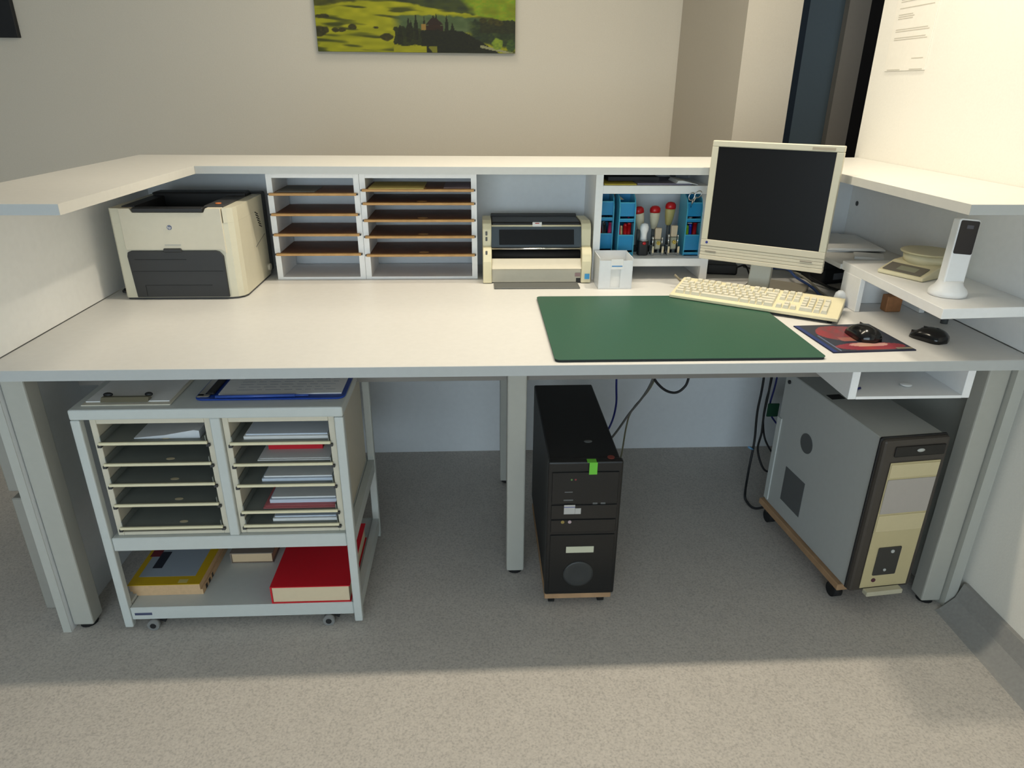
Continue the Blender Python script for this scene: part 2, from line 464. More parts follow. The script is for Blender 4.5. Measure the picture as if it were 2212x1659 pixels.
printed('canvas_print', .988, .697, 300, 210, hills, Matrix.Translation((-.835, 2.4715, 1.453)) @ Matrix.Rotation(PI/2, 4, 'X'), CANV, t)
t = thing('dark_picture', 'dark black picture canvas at the left end of the rear wall', 'picture', (-2.8, 2.49, 1.499))
obj('canvas_block', B(-3.25, -2.279, 2.47, 2.499, 1.499, 2.2, .002), mat('dark_canvas', (24, 26, 30), .6), t)
t = thing('wall_notice', 'white printed notice sheet taped to the bright right wall', 'notice', (1.249, .83, 1.35))
obj('sheet', B(1.2475, 1.2490, .722, .936, 1.350, 1.66), mat('notice_paper', (250, 246, 236), .8, spec=.1), t)
g = G()
zz = 1.378
for k, (n, a, b_) in enumerate([(1, .735, .80), (0, 0, 0), (0, 0, 0), (0, 0, 0), (2, .74, .915), (2, .74, .915), (0, 0, 0), (3, .83, .915), (1, .74, .915), (3, .74, .915), (0, 0, 0), (4, .74, .915), (0, 0, 0), (4, .74, .90)]):
    for i in range(n):
        g.box(1.2471, 1.2476, a+random.random()*.02, b_, zz+.004, zz+.0062); zz += .0055
    zz += .012
obj('printed_lines', g, mat('faint_print', (206, 200, 186), .9), t)
obj('tape', B(1.2468, 1.2476, .735, .80, 1.352, 1.3545), mat('pale_tape', (206, 202, 190), .8), t)
obj('tape', B(1.2468, 1.2476, .85, .92, 1.352, 1.3545), mat('pale_tape', (206, 202, 190), .8), t)

# ------------------------------------------------------------------ laser printer
t = thing('laser_printer', 'beige and black laser printer at the left end of the desk', 'printer', (-.88, .69, .73))
sh = [(-1.047, .545), (-1.042, .54), (-.752, .54), (-.735, .545), (-.722, .557), (-.716, .575), (-.716, .815), (-1.047, .815)]
obj('housing', G().prism(sh, 'z', .736, .945), BEIW, t)
obj('base', G().prism([(x*.99-.008, y*.985+.01) for x, y in sh], 'z', .7305, .7355), DKG, t)
# rim of the upper housing
obj('upper_rim', G().prism([(-1.047, .545), (-1.042, .54), (-1.02, .54), (-1.02, .815), (-1.047, .815)], 'z', .9452, .985), BEIW, t)
g = G().prism([(-.745, .54), (-.735, .545), (-.722, .557), (-.716, .575), (-.716, .815), (-.745, .815)], 'z', .9452, .985)
obj('upper_rim', g, BEIW, t)
obj('front_door', G().prism([(-1.018, .872), (-.760, .872), (-.748, .862), (-.748, .985), (-.788, .985), (-.794, .974), (-.983, .974), (-.989, .985), (-1.0195, .985), (-1.0195, .88)], 'y', .5365, .560, .001), BEIG, t)
obj('rear_cover', B(-1.047, -.716, .8155, .86, .74, .99, .006, 2), DKG, t)
obj('top_cover', B(-1.0195, -.7455, .76, .815, .9455, .998, .006, 2).box(-1.0195, -.985, .562, .76, .9455, .988), BLK, t)
obj('control_panel', B(-.80, -.7455, .562, .76, .9455, .9885, .002), DKG, t)
obj('status_lamp', G().cyl((-.772, .60, .9885), (-.772, .60, .9905), .008), mat('orange_lamp', (235, 130, 60), .4), t)
obj('output_tray', G().prism([(.560, .9455), (.7598, .9455), (.7598, .952), (.60, .976), (.562, .984)], 'x', -.984, -.801), BLK, t)
obj('tray_lip', B(-.983, -.794, .534, .562, .9745, .9865, .002), BLK, t)
dd = obj('paper_tray', G().prism(rrect(-1.018, -.762, .70, .869, .014)[:6][:0]+[(-1.013, .738), (-.757, .738), (-.757, .855), (-.766, .867), (-.776, .870), (-1.006, .870), (-1.016, .866), (-1.019, .855)], 'y', .5345, .548, .001), mat('tray_charcoal', (40, 40, 40), .45), t)
obj('tray_groove', B(-1.010, -.764, .5335, .5345, .812, .8135).box(-.985, -.80, .5335, .5345, .772, .7735).box(-1.000, -.86, .5335, .5345, .845, .8465).box(-.985, -.984, .5335, .5345, .742, .772), mat('groove_black', (14, 14, 14), .6), dd)
obj('tray_handle', B(-.917, -.868, .531, .5375, .866, .877, .002), mat('tray_charcoal', (40, 40, 40), .45), dd)
lg = obj('logo_badge', G().cyl((-.891, .5365, .934), (-.891, .5350, .934), .0065, seg=20), mat('badge_blue_grey', (96, 104, 130), .4), t)
text('logo_letters', 'hp', .010, Matrix.Translation((-.891, .5345, .934)) @ Matrix.Rotation(PI/2, 4, 'X'), PAP, lg)
obj('model_line', B(-.912, -.868, .5360, .5365, .8845, .8875), mat('faint_grey_print', (178, 176, 168), .6), t)
for k in range(6):
    z_ = .894+k*.0085; y_ = .768-k*.005
    obj('vent_slot', G().prism([(y_-.014, z_+.006), (y_-.012, z_+.0085), (y_+.014, z_-.001), (y_+.012, z_-.0035)], 'x', -.7162, -.7152), BLK, t)
obj('side_seam', G().prism([(.70, .845), (.70, .8462), (.8, .8675), (.8, .866)], 'x', -.7162, -.7154), GRYV, t)
obj('side_knob', G().cyl((-.716, .795, .762), (-.708, .795, .762), .011), BEIG, t)
o = obj('printer_cable', G().tube(smooth_path([(-1.045, .62, .745), (-1.062, .625, .737), (-1.082, .60, .737), (-1.088, .64, .737), (-1.06, .70, .737), (-1.052, .74, .737)]), .0035), BLK)
tag(o, 'short black cable on the desk left of the laser printer', 'cable')

# ------------------------------------------------------------------ pigeonhole sorters
def sorter(name, label, x0, x1, zs, holes):
    t = thing(name, label, 'letter sorter', ((x0+x1)/2, .85, .73), None, 'letter sorters under the counter ledge')
    obj('side_panel', B(x0, x0+.017, .757, .93, .7305, 1.055), WHITE, t)
    obj('side_panel', B(x1-.017, x1, .757, .93, .7305, 1.055), WHITE, t)
    obj('top_panel', B(x0+.0172, x1-.0172, .757, .93, 1.040, 1.055), WHITE, t)
    obj('bottom_panel', B(x0+.0172, x1-.0172, .757, .93, .7305, .738), WHITE, t)
    for z_ in zs:
        s_ = obj('shelf', B(x0+.0175, x1-.0175, .752, .93, z_-.003, z_+.003), WOODB, t)
        obj('edge_strip', B(x0+.008, x1-.008, .738, .7515, z_-.0036, z_+.0036, .001), WOOD, s_)
        obj('edge_end', B(x0+.004, x0+.0078, .741, .750, z_-.0025, z_+.0025).box(x1-.0078, x1-.004, .741, .750, z_-.0025, z_+.0025), DKG, s_)
        if holes:
            obj('finger_hole', G().lathe([(.0155, 0), (.0155, .0006)], ((x0+x1)/2+.008, .774, z_+.0031), sy=.75), WOOD, s_)
    return t
zl = [.994, .934, .873, .8125]
sorter('letter_sorter', 'white letter sorter with four wooden shelves beside the laser printer', -.679, -.4035, zl, False)
zr = [1.006, .9665, .916, .866, .809]
sorter('letter_sorter', 'wider white letter sorter with five wooden shelves and finger holes', -.4025, -.05, zr, True)
tag(obj('paper_sheet', B(-.375, -.21, .745, .90, 1.0092, 1.0125), mat('yellow_paper', (206, 186, 110), .8)), 'yellow papers on the top shelf of the wider letter sorter', 'paper')
tag(obj('paper_sheet', B(-.15, -.07, .765, .90, 1.0092, 1.011), mat('grey_lilac_paper', (150, 132, 136), .8)), 'greyish leaflet at the right of the wider sorter top shelf', 'paper')
tag(obj('paper_sheet', B(-.655, -.54, .765, .90, .9972, .999), mat('olive_grey_paper', (128, 124, 116), .8)), 'grey papers on the top shelf of the narrower letter sorter', 'paper')

# ------------------------------------------------------------------ dot-matrix printer
t = thing('dot_matrix_printer', 'beige flatbed printer with dark glass cover in the middle of the desk', 'printer', (.135, .77, .73))
chk = [(.692, .732), (.688, .80), (.692, .822), (.704, .838), (.722, .842), (.728, .892), (.738, .908), (.76, .915), (.86, .912), (.87, .90), (.87, .732)]
obj('left_housing', G().prism(chk, 'x', -.033, -.006, .002), BEI, t)
obj('right_housing', G().prism(chk, 'x', .273, .303, .002), BEI, t)
obj('base_front', G().prism([(.70, .733), (.86, .733), (.86, .775), (.70, .775)], 'x', -.0055, .2725), BEIG, t)
obj('front_cover', G().prism([(.687, .777), (.693, .774), (.70, .7755), (.716, .803), (.708, .806)], 'x', -.0055, .2725, .001), BEIG, t)
obj('roller', G().cyl((-.0055, .735, .812), (.2725, .735, .812), .014), RUB, t)
obj('paper_slot', B(-.0055, .2725, .745, .80, .776, .835), BLK, t)
obj('metal_bar', G().cyl((-.0055, .712, .8355), (.2725, .712, .8355), .0028), CHR, t)
gc = obj('glass_cover', G().prism([(.715, .840), (.719, .840), (.742, .897), (.738, .898)], 'x', -.0055, .2725), SMOKE, t)
obj('glass_window', G().prism([(.7165, .847), (.7175, .847), (.7345, .890), (.7335, .890)], 'x', .018, .250), BLKG, gc)
obj('top_bar', G().cyl((-.0055, .742, .900), (.2725, .742, .900), .0032), BEI, t)
obj('top_cover', B(-.0055, .2725, .746, .86, .836, .911, .004), BLK, t)
obj('rear_frame', B(-.0055, .2725, .8605, .872, .78, .918, .002), DKG, t)
obj('name_label', B(.121, .150, .7355, .738, .8985, .9125, .001), PAP, t)
obj('name_print', B(.129, .142, .7350, .7355, .9075, .9105), mat('red_print', (170, 70, 70), .6), t)
obj('sticker', B(.2835, .2985, .6875, .6885, .745, .7615), mat('sticker_blue', (60, 150, 205), .5), t, 'light blue square sticker')
obj('sticker', B(.2585, .2720, .6985, .6998, .7335, .7455), BLK, t, 'small black sticker')
obj('sticker', B(.2545, .2705, .6985, .6998, .7505, .762), mat('sticker_pinkbrown', (170, 140, 138), .6), t, 'small brownish sticker')
for x_, z_ in ((-.0215, .880), (-.0215, .863), (-.022, .826)):
    obj('button', B(x_-.003, x_+.003, .7225 if z_ > .85 else .692, .731 if z_ > .85 else .70, z_-.006, z_+.006, .001), GRYV, t)
obj('paper_guide', B(.0, .262, .628, .69, .7305, .7345, .001), mat('guide_grey', (98, 100, 98), .6), t)
obj('foot_block', B(-.025, .295, .70, .86, .7302, .7325), BLK, t)

# ------------------------------------------------------------------ white shelf unit
t = thing('shelf_unit', 'open white shelf unit standing on the desk left of the monitor', 'shelf', (.5, .84, .73))
obj('side_panel', B(.312, .334, .735, .9465, .7305, 1.0625), WHITE, t)
obj('side_panel', B(.662, .685, .735, .9465, .7305, 1.0625), WHITE, t)
obj('shelf', B(.3342, .6618, .735, .9465, .998, 1.022, .001), WHITE, t)
obj('shelf', B(.3342, .6618, .735, .9465, .773, .798, .001), WHITE, t)
tag(obj('paper_stack', B(.34, .438, .745, .9, 1.0222, 1.0262), mat('yellow_card', (190, 170, 60), .7)), 'yellow folder at the left of the upper shelf unit compartment', 'folder')
tag(obj('paper_stack', B(.442, .61, .75, .92, 1.0222, 1.0275), mat('grey_violet_paper', (130, 124, 140), .8)), 'flat grey paper stack in the top compartment of the white unit', 'paper')
tag(obj('paper_stack', B(.36, .52, .80, .93, 1.028, 1.040), mat('dark_folder', (52, 50, 50), .7)), 'dark folder lying at the back of the top compartment', 'folder')
tag(obj('paper_sheet', G().prism([(.560, 1.0278), (.566, 1.036), (.580, 1.036), (.606, 1.030), (.628, 1.0245), (.628, 1.0235), (.60, 1.0278)], 'y', .742, .84), PAP), 'curled white sheet in the top compartment behind the scissors', 'paper')
tag(obj('small_box', B(.588, .63, .86, .93, 1.0290, 1.055), mat('grey_card_box', (120, 126, 132), .7)), 'small grey box at the back right of the top compartment', 'box')

# ------------------------------------------------------------------ blue organiser racks
def rack(x0, x1, label, yf=.775):
    zb = .7985
    t = thing('pen_rack', label, 'pen holder', ((x0+x1)/2, yf+.045, zb), None, 'blue pen racks in the shelf unit')
    for xa in (x0, x1-.0035):
        obj('side_wall', G().prism([(yf, zb), (yf+.09, zb), (yf+.09, .992), (yf+.055, .992), (yf+.014, .975), (yf, .95)], 'x', xa, xa+.0035), BLUEL, t)
    obj('back_wall', B(x0+.0036, x1-.0036, yf+.087, yf+.09, zb, .99), BLUEP, t)
    for k, (z0, z1, dy) in enumerate(((zb, .808, 0), (.813, .864, .003), (.902, .914, .006), (.919, .964, .010))):
        p = obj('compartment', B(x0+.0036, x1-.0036, yf+dy, yf+dy+.0025, z0, z1).box(x0+.0036, x1-.0036, yf+dy, yf+.087, z0, z0+.0025), BLUEP, t)
        obj('lip', B(x0+.0036, x1-.0036, yf+dy-.0012, yf+dy+.0028, z1-.002, z1+.0012), BLUEL, p)
    return t
rack(.338, .386, 'leftmost blue pen rack against the side of the shelf unit', .80)
rack(.397, .450, 'middle blue pen rack left of the red-topped stamps')
rack(.612, .664, 'right blue pen rack beside the monitor, holding the scissors')
def pen(x, y, z, dx, dz, r, m, label, cap=None, n='pen', cat='pen', ln=.10, group='pens in the blue racks'):
    t = thing(n, label, cat, (x, y, z), None, group)
    v = Vector((dx, .25, dz)).normalized(); y += .006
    if z < .83: ln += .018; r *= 1.2
    a = Vector((x, y, z)); b = a+v*ln
    obj('barrel', G().cyl(a, b, r), m, t)
    obj('cap', G().cyl(b, b+v*.004, r*1.15, r*.7).ball(tuple(b+v*.004), r*.9), cap or m, t)
pen(.350, .806, .8215, -.05, .9, .0045, mat('orange_plastic', (225, 70, 40), .35), 'orange-red pen at the left of the leftmost blue rack', ln=.055)
pen(.364, .808, .8215, -.02, .9, .0040, DKG, 'dark pen in the middle of the leftmost blue rack', ln=.05)
pen(.373, .806, .8215, .12, .9, .0055, mat('pink_plastic', (220, 50, 100), .35), 'pink pen at the right of the leftmost blue rack', ln=.055)
pen(.361, .814, .8215, .0, .9, .0035, WHITE, 'pen with round white ball tip in the leftmost blue rack', ln=.067)
pen(.377, .818, .8960, .06, .9, .0055, BLK, 'black marker pen in the upper part of the leftmost blue rack', ln=.048)
pen(.406, .781, .8215, -.03, .9, .0045, mat('pink_plastic', (220, 50, 100), .35), 'pinkish red pen at the left of the middle blue rack', ln=.048)
pen(.413, .784, .8215, .0, .9, .0035, mat('cream_plastic', (230, 210, 150), .4), 'cream-tipped pen in the middle blue rack', ln=.045)
pen(.424, .782, .8215, .02, .9, .0055, RED, 'bright red pen in the middle of the middle blue rack', ln=.05)
pen(.434, .784, .8215, .06, .9, .0060, RED, 'thick red pen at the right of the middle blue rack', ln=.055)
pen(.430, .788, .9175, .5, .35, .0035, mat('pink_plastic', (220, 50, 100), .35), 'small pink-red stick leaning in the middle blue rack top', ln=.022)
pen(.624, .781, .8215, .03, .9, .0050, mat('lime_plastic', (150, 200, 40), .35), 'lime green pen in the right blue rack', ln=.045)
pen(.634, .784, .8215, .05, .9, .0048, mat('royal_blue_plastic', (40, 60, 190), .35), 'royal blue pen in the right blue rack', ln=.048)
pen(.645, .783, .8215, .10, .9, .0058, RED, 'bright red pen in the right blue rack', ln=.058)
pen(.651, .792, .8215, .03, .9, .0040, mat('navy_plastic', (30, 36, 110), .35), 'dark blue pen at the right edge of the right blue rack', ln=.085)
pen(.622, .800, .8215, .0, .9, .0040, DKG, 'dark pen at the back of the right blue rack', ln=.075)
pen(.633, .796, .8960, .04, .9, .0070, mat('pearl_white', (225, 228, 232), .3), 'white glue stick in the upper part of the right rack', n='glue_stick', cat='glue stick', ln=.038)
tag(obj('paper_note', G().prism([(.4015, .966), (.422, .966), (.4015, .981)], 'y', .835, .8365), PAPC), 'small cream note in the top of the middle blue rack', 'note')
# scissors
t = thing('scissors', 'steel scissors with ring handles standing in the right blue rack', 'scissors', (.62, .84, .93))
def ring(cx, cz, rx, rz, rot):
    pts = []
    for i in range(20):
        a = 2*PI*i/20; x_, z_ = rx*math.cos(a), rz*math.sin(a)
        pts.append((cx+x_*math.cos(rot)-z_*math.sin(rot), .729, cz+x_*math.sin(rot)+z_*math.cos(rot)))
    return G().tube(pts, .0016, 6, True)
a_ = obj('handle_ring', ring(.608, .991, .0085, .0115, -.35), CHR, t)
b_ = obj('handle_ring', ring(.6275, .9975, .0085, .0115, -.75), CHR, t)
obj('blade', G().tube([(.612, .729, .980), (.622, .765, .962), (.632, .82, .931)], .0022, 6), CHR, t)
obj('blade', G().tube([(.621, .729, .989), (.624, .765, .966), (.628, .82, .931)], .0022, 6), CHR, t)

# ------------------------------------------------------------------ stamps
CRM = mat('cream_handle', (224, 214, 186), .4)
def cap_stamp(x, y, zt, label, tilt=0, body=CRM):
    t = thing('rubber_stamp', label, 'stamp', (x, y, .7985), 0, 'red-topped stamps in the shelf unit')
    h = zt-.7985
    mt = Matrix.Translation((0, 0, h-.035)) @ Matrix.Rotation(tilt, 4, 'Y')
    obj('stem', G().cyl((0, 0, .018), (0, 0, h-.075), .0065), GRYV, t)
    obj('foot', B(-.016, .016, -.012, .012, 0, .018, .002), BLK, t)
    obj('handle', G().lathe([(.006, -.040), (.010, -.036), (.0145, -.012), (.0165, .008), (.0165, .013)], seg=20, sy=.8).move(mt), body, t)
    obj('cap', G().lathe([(.0166, .0132), (.0175, .019), (.0165, .027), (.011, .033), (.003, .035)], seg=20, sy=.8).move(mt), RED, t)
cap_stamp(.478, .845, .944, 'left red-topped stamp with pale handle behind the black stamp', -.18)
cap_stamp(.528, .845, .946, 'middle red-topped stamp with pale handle behind a chrome stamp', 0)
cap_stamp(.577, .845, .958, 'tallest, rightmost red-topped stamp with yellowish handle', .05, mat('yellowed_handle', (190, 174, 110), .4))
t = thing('round_stamp', 'black stamp with white knob handle and red dot in the shelf unit', 'stamp', (.484, .79, .7985))
obj('body', G().prism(rrect(.466, .500, .775, .805, .008), 'z', .7987, .845, .002), BLK, t)
obj('knob', G().lathe([(.0105, .8475), (.0095, .86), (.0100, .868), (.0135, .878), (.0138, .888), (.0105, .897), (.002, .900)], (.484, .79, 0)), WHITE, t)
obj('collar', G().cyl((.484, .79, .8451), (.484, .79, .8470), .0175), CHR, t)
obj('dot', G().ball((.484, .7745, .838), .006, .002, .005), RED, t, 'orange-red round dot')
def metal_stamp(x, label, dz):
    t = thing('self_inking_stamp', label, 'stamp', (x, .79, .7985), None, 'chrome self-inking stamps')
    z0 = .7987
    obj('base_frame', B(x-.020, x-.012, .775, .805, z0, z0+.030, .001).box(x+.012, x+.020, .775, .805, z0, z0+.030, .001).box(x-.020, x+.020, .79, .805, z0, z0+.006), CHR, t)
    obj('column', G().cyl((x-.015, .79, z0+.028), (x-.015, .79, z0+.052+dz), .003).cyl((x+.015, .79, z0+.028), (x+.015, .79, z0+.052+dz), .003).ball((x-.015, .79, z0+.053+dz), .0055).ball((x+.015, .79, z0+.053+dz), .0045), CHR, t)
    obj('body', B(x-.010, x+.010, .782, .80, z0+.018, z0+.05+dz, .003), mat('brushed_stamp_metal', (176, 176, 160), .35, metal=.7), t)
    obj('wheel', G().cyl((x, .782, z0+.040+dz*.4), (x, .772, z0+.040+dz*.4), .006).ball((x, .771, z0+.040+dz*.4), .0035), mat('brass', (210, 190, 110), .25, metal=1), t)
    obj('handle', G().prism([(x-.0095, z0+.0505+dz), (x+.0095, z0+.0505+dz), (x+.0105, z0+.086+dz), (x-.0105, z0+.086+dz)], 'y', .784, .798, .002, 2), mat('tan_handle', (206, 188, 160), .45), t)
metal_stamp(.530, 'chrome self-inking stamp with tan handle next to the black stamp', .0)
metal_stamp(.581, 'taller chrome self-inking stamp with tan handle beside the right blue rack', .008)
tag(obj('paper_sheet', B(.508, .612, .738, .772, .7982, .7990), PAP), 'thin white sheet under the chrome stamps', 'paper')

# ------------------------------------------------------------------ note box
t = thing('note_box', 'frosted white memo cube holder with paper slips in front of shelf unit', 'memo box', (.3665, .67, .73))
x0, x1, y0, y1 = .316, .418, .622, .722
g = B(x0, x1, y1-.002, y1, .7305, .828).box(x0, x0+.002, y0, y1-.0022, .7305, .826).box(x1-.002, x1, y0, y1-.0022, .7305, .826).box(x0+.0022, x1-.0022, y0, y1-.0022, .7305, .733)
obj('holder', g.box(x0+.0022, x0+.036, y0, y0+.002, .7332, .818).box(x1-.036, x1-.0022, y0, y0+.002, .7332, .818).box(x0+.036, x1-.036, y0, y0+.002, .7332, .735), CLR, t)
obj('paper_slips', B(x0+.006, x1-.006, y0+.004, y1-.006, .7335, .795), PAP, t)
obj('front_card', B(x0+.036, x1-.030, y0-.0008, y0-.0001, .792, .822), PAP, t)
obj('card_stripe', B(x0+.038, x1-.032, y0-.0012, y0-.0009, .800, .803), mat('stripe_blue', (70, 140, 200), .6), t)

# ------------------------------------------------------------------ monitor
t = thing('computer_monitor', 'beige square flat monitor with dark screen turned towards the seat', 'monitor', (.7707, .5413, .73), -.601)
# local frame: x along the screen, -y towards the viewer; screen centre at z=.262
zc = .262; Wm, Hm = .348, .336
tl = Matrix.Translation((0, 0, zc)) @ Matrix.Rotation(-.03, 4, 'X')
def T(g): return g.move(tl)
hw, hh = Wm/2, Hm/2
obj('bezel', T(B(-hw, hw, -.012, .012, hh-.0165, hh, .002).box(-hw, -hw+.018, -.012, .012, -hh+.0585, hh-.0166, .001).box(hw-.018, hw, -.012, .012, -hh+.0585, hh-.0166, .001)), BEIW, t)
g = B(-hw, hw, -.012, .012, -hh+.0400, -hh+.0583, .001)
for k in range(3):
    z0 = -hh+.0125+k*.0092
    g.box(-hw+.0005, hw-.0005, -.0105, .014, z0, z0+.0082, .001)
g.box(-hw, hw, -.012, .012, -hh, -hh+.0115, .001).box(-hw+.001, hw-.001, -.008, .013, -hh+.001, -hh+.041)
obj('speaker_bar', T(g), BEIG, t)
obj('screen', T(B(-hw+.0178, hw-.0178, -.0085, .0, -hh+.058, hh-.0163)), SCREEN, t)
obj('rear_housing', T(B(-hw+.052, hw-.03, .0125, .038, -hh+.02, hh-.02, .008, 2)), BEIG, t)
obj('logo', T(G().cyl((-hw+.018, -.012, -hh+.050), (-hw+.018, -.0128, -hh+.050), .0038)), mat('logo_blue', (50, 60, 140), .4), t)
obj('name_plate', T(B(hw-.080, hw-.022, -.0125, -.012, hh-.0125, hh-.0055)), mat('plate_taupe', (172, 160, 140), .5), t)
obj('button_row', T(B(hw-.062, hw-.030, -.0125, -.0105, -.5*Hm+.026, -.5*Hm+.0285).box(-hw+.016, -hw+.048, -.0125, -.0105, -hh+.023, -hh+.0252)), mat('button_taupe', (140, 132, 120), .5), t)
obj('neck', G().prism([(.016, .012), (.05, .012), (.075, .16), (.055, .19)], 'x', -.030, .030, .003), mat('neck_grey', (196, 196, 186), .5), t)
obj('base', G().prism(rrect(-.045, .125, .005, .165, .02), 'z', .0005, .016, .003), mat('base_taupe', (146, 140, 126), .5), t)

# ------------------------------------------------------------------ keyboard
t = thing('keyboard', 'long beige computer keyboard lying slanted in front of the monitor', 'keyboard', (.732, .441, .7373), -.572)
KW, KD = .452, .140
def kz(y): return .011+(y+KD/2)/KD*.021
obj('case', G().prism([(-KD/2, .001), (KD/2, .001), (KD/2, .030), (KD/2-.012, .031), (-KD/2, .010)], 'x', -KW/2, KW/2, .0015), BEI, t)
obj('lower_case', G().prism([(-KD/2+.004, .0002), (KD/2-.004, .0002), (KD/2-.004, .001), (-KD/2+.004, .001)], 'x', -KW/2+.004, KW/2-.004), DKG, t)
obj('foot', G().cyl((KW/2-.02, -.055, -.0071), (KW/2-.02, -.055, .0001), .006), RUB, t)
obj('foot', G().cyl((KW/2-.02, .055, -.0071), (KW/2-.02, .055, .0001), .006), RUB, t)
obj('foot', G().cyl((-KW/2+.03, .058, -.0071), (-KW/2+.03, .058, .0001), .006), RUB, t)
U = .0183
KM = {}
def key(cx, cy, w_, d_=1):
    k = (round(w_, 2), d_)
    wx, wy = U*w_-.0022, U*d_*.92-.0022
    if k not in KM:
        g = G(); bb = g.bm
        lo = [bb.verts.new((sx*wx/2, sy*wy/2, -.004)) for sx, sy in ((-1, -1), (1, -1), (1, 1), (-1, 1))]
        hi = [bb.verts.new((sx*(wx/2-.0022), sy*(wy/2-.0018)+.0006, .0045)) for sx, sy in ((-1, -1), (1, -1), (1, 1), (-1, 1))]
        bb.faces.new(hi)
        for i in range(4): bb.faces.new((lo[i], lo[(i+1) % 4], hi[(i+1) % 4], hi[i]))
        me = bpy.data.meshes.new('key'); bb.to_mesh(me); bb.free(); me.materials.append(KEYM); KM[k] = me
    o = bpy.data.objects.new('key', KM[k]); COL.objects.link(o); o.parent = t
    o.location = (cx, cy, kz(cy)+.0035); o.rotation_euler = (.148, 0, 0)
X0 = -KW/2+.010
R0 = [-.048, -.0311, -.0142, .0027, .0196, .0435]
def row(r, x, ws):
    for w_ in ws:
        if w_ < 0: x += -w_*U; continue
        key(x+w_*U/2, R0[r], w_); x += w_*U
row(5, X0, [1, -1, 1, 1, 1, 1, -.5, 1, 1, 1, 1, -.5, 1, 1, 1, 1, -.28, 1, 1, 1])
row(4, X0, [1]*13+[2, -.28, 1, 1, 1, -.28, 1, 1, 1, 1])
row(3, X0, [1.5]+[1]*12+[1.5, -.28, 1, 1, 1, -.28, 1, 1, 1])
row(2, X0, [1.75]+[1]*11+[2.25, -3.56, 1, 1, 1])
row(1, X0, [1.25]+[1]*11+[2.75, -1.28, 1, -1.28, 1, 1, 1])
row(0, X0, [1.5, 1, 1.5, 6, 1.5, 1, 1, 1.5, -.28, 1, 1, 1, -.28, 2, 1])
xr = X0+(15+.28+3+.28+3.5)*U
key(xr, (R0[3]+R0[2])/2, 1, 2); key(xr, (R0[1]+R0[0])/2, 1, 2)
o = obj('keyboard_cable', G().tube(smooth_path([(.556, .645, .768), (.560, .638, .764), (.575, .628, .750), (.60, .635, .737), (.66, .640, .7345), (.70, .65, .7345)]), .0035), mat('taupe_cable', (128, 120, 100), .5))
tag(o, 'short grey-brown cable rising at the left end of the keyboard', 'cable')

# ------------------------------------------------------------------ desk mat, mouse pad, mice
g = G().prism(rrect(.120, .741, .016, .525, .012), 'z', .7354, .7370, .0006)
t = thing('desk_mat', 'dark green rectangular writing mat on the front of the desk', 'desk mat', (.43, .27, .7302))
obj('mat_surface', g, GREENM, t)
obj('shaded_backing', G().prism(rrect(.1215, .7395, .0175, .5235, .012), 'z', .7302, .7352), mat('mat_backing_shade', (34, 40, 40), .8), t)  # dark underlayer, shade along the mat's front edge put into its colour
def padprint(u, v):
    n = vn(u*6, v*6, 11); n2 = vn(u*20, v*14, 12)
    c = [34+14*n, 40+12*n, 56+10*n]
    if u < .06: c = [30, 52, 112]
    def bl(cx, cy, rx, ry): return ((u-cx)/rx)**2+((v-cy)/ry)**2
    d = bl(.44, .66, .33, .28)+.35*(n-.5)
    if d < 1: c = [136-40*n2+24*n, 46+20*n2, 56+14*n2]
    if d < 1.1 and .3 < v < .5 and u > .3: c = [150, 84+34*n, 84]
    d = bl(.55, .16, .42, .13)+.3*(n-.5)
    if d < 1: c = [128+24*n, 38+20*n, 58]
    if bl(.55, .22, .24, .07) < 1: c = [192, 140+20*n, 136]
    if .10 < u < .125 and .02 < v < .6: c = [110, 122, 150]
    if u > .8 and .04 < v < .10: c = [140, 130, 110]
    if bl(.62, .42, .05, .04) < 1: c = [220, 120, 60]
    return c
t = thing('mouse_pad', 'dark blue mouse pad with a red picture beside the green mat', 'mouse pad', (.873, .16, .7305), .055)
obj('pad', B(-.103, .103, -.098, .098, 0, .0022), mat('pad_foam', (24, 30, 60), .8), t)
printed('pad_print', .204, .194, 64, 60, padprint, Matrix.Translation((-.102, -.097, .0025)), vmat('pad_print', .45), t)
def mouse(label, loc, rz, l, hm=.033):
    t = thing('computer_mouse', label, 'mouse', loc, rz, None)
    bb = bmesh.new(); n1, n2_ = 14, 10; R = []
    for i in range(n1+1):
        s_ = -1+2*i/n1
        wd = .030*(1-abs(s_)**4.5)**.5*(1-.10*s_)+.0015; h = hm*(1-abs(s_+.12)**2.6*.80 if abs(s_+.12) < 1 else .2)*(1-.06*s_)
        h = max(h, .012)
        R.append([bb.verts.new((wd*math.cos(a), s_*l/2, max(0, h*math.sin(a)**.75))) for a in [PI*j/n2_ for j in range(n2_+1)]])
    for i in range(n1):
        for j in range(n2_):
            f = bb.faces.new((R[i][j], R[i+1][j], R[i+1][j+1], R[i][j+1])); f.smooth = True
        bb.faces.new((R[i][0], R[i][-1], R[i+1][-1], R[i+1][0]))
    bb.faces.new(R[0][::-1]); bb.faces.new(R[-1])
    bmesh.ops.recalc_face_normals(bb, faces=bb.faces[:])
    obj('body', bb, BLKG, t)
    obj('scroll_wheel', G().cyl((-.004, l*.20, hm*.66), (.004, l*.20, hm*.66), .005), DKG, t)
    obj('button_gap', B(-.0006, .0006, l*.05, l*.20, hm*.80, hm*.97), DKG, t)
    return t
mouse('black computer mouse on the mouse pad', (.900, .163, .7332), .06, .100)
mouse('smaller black computer mouse on bare desk right of the mouse pad', (1.062, .150, .7303), .55, .088, .030)

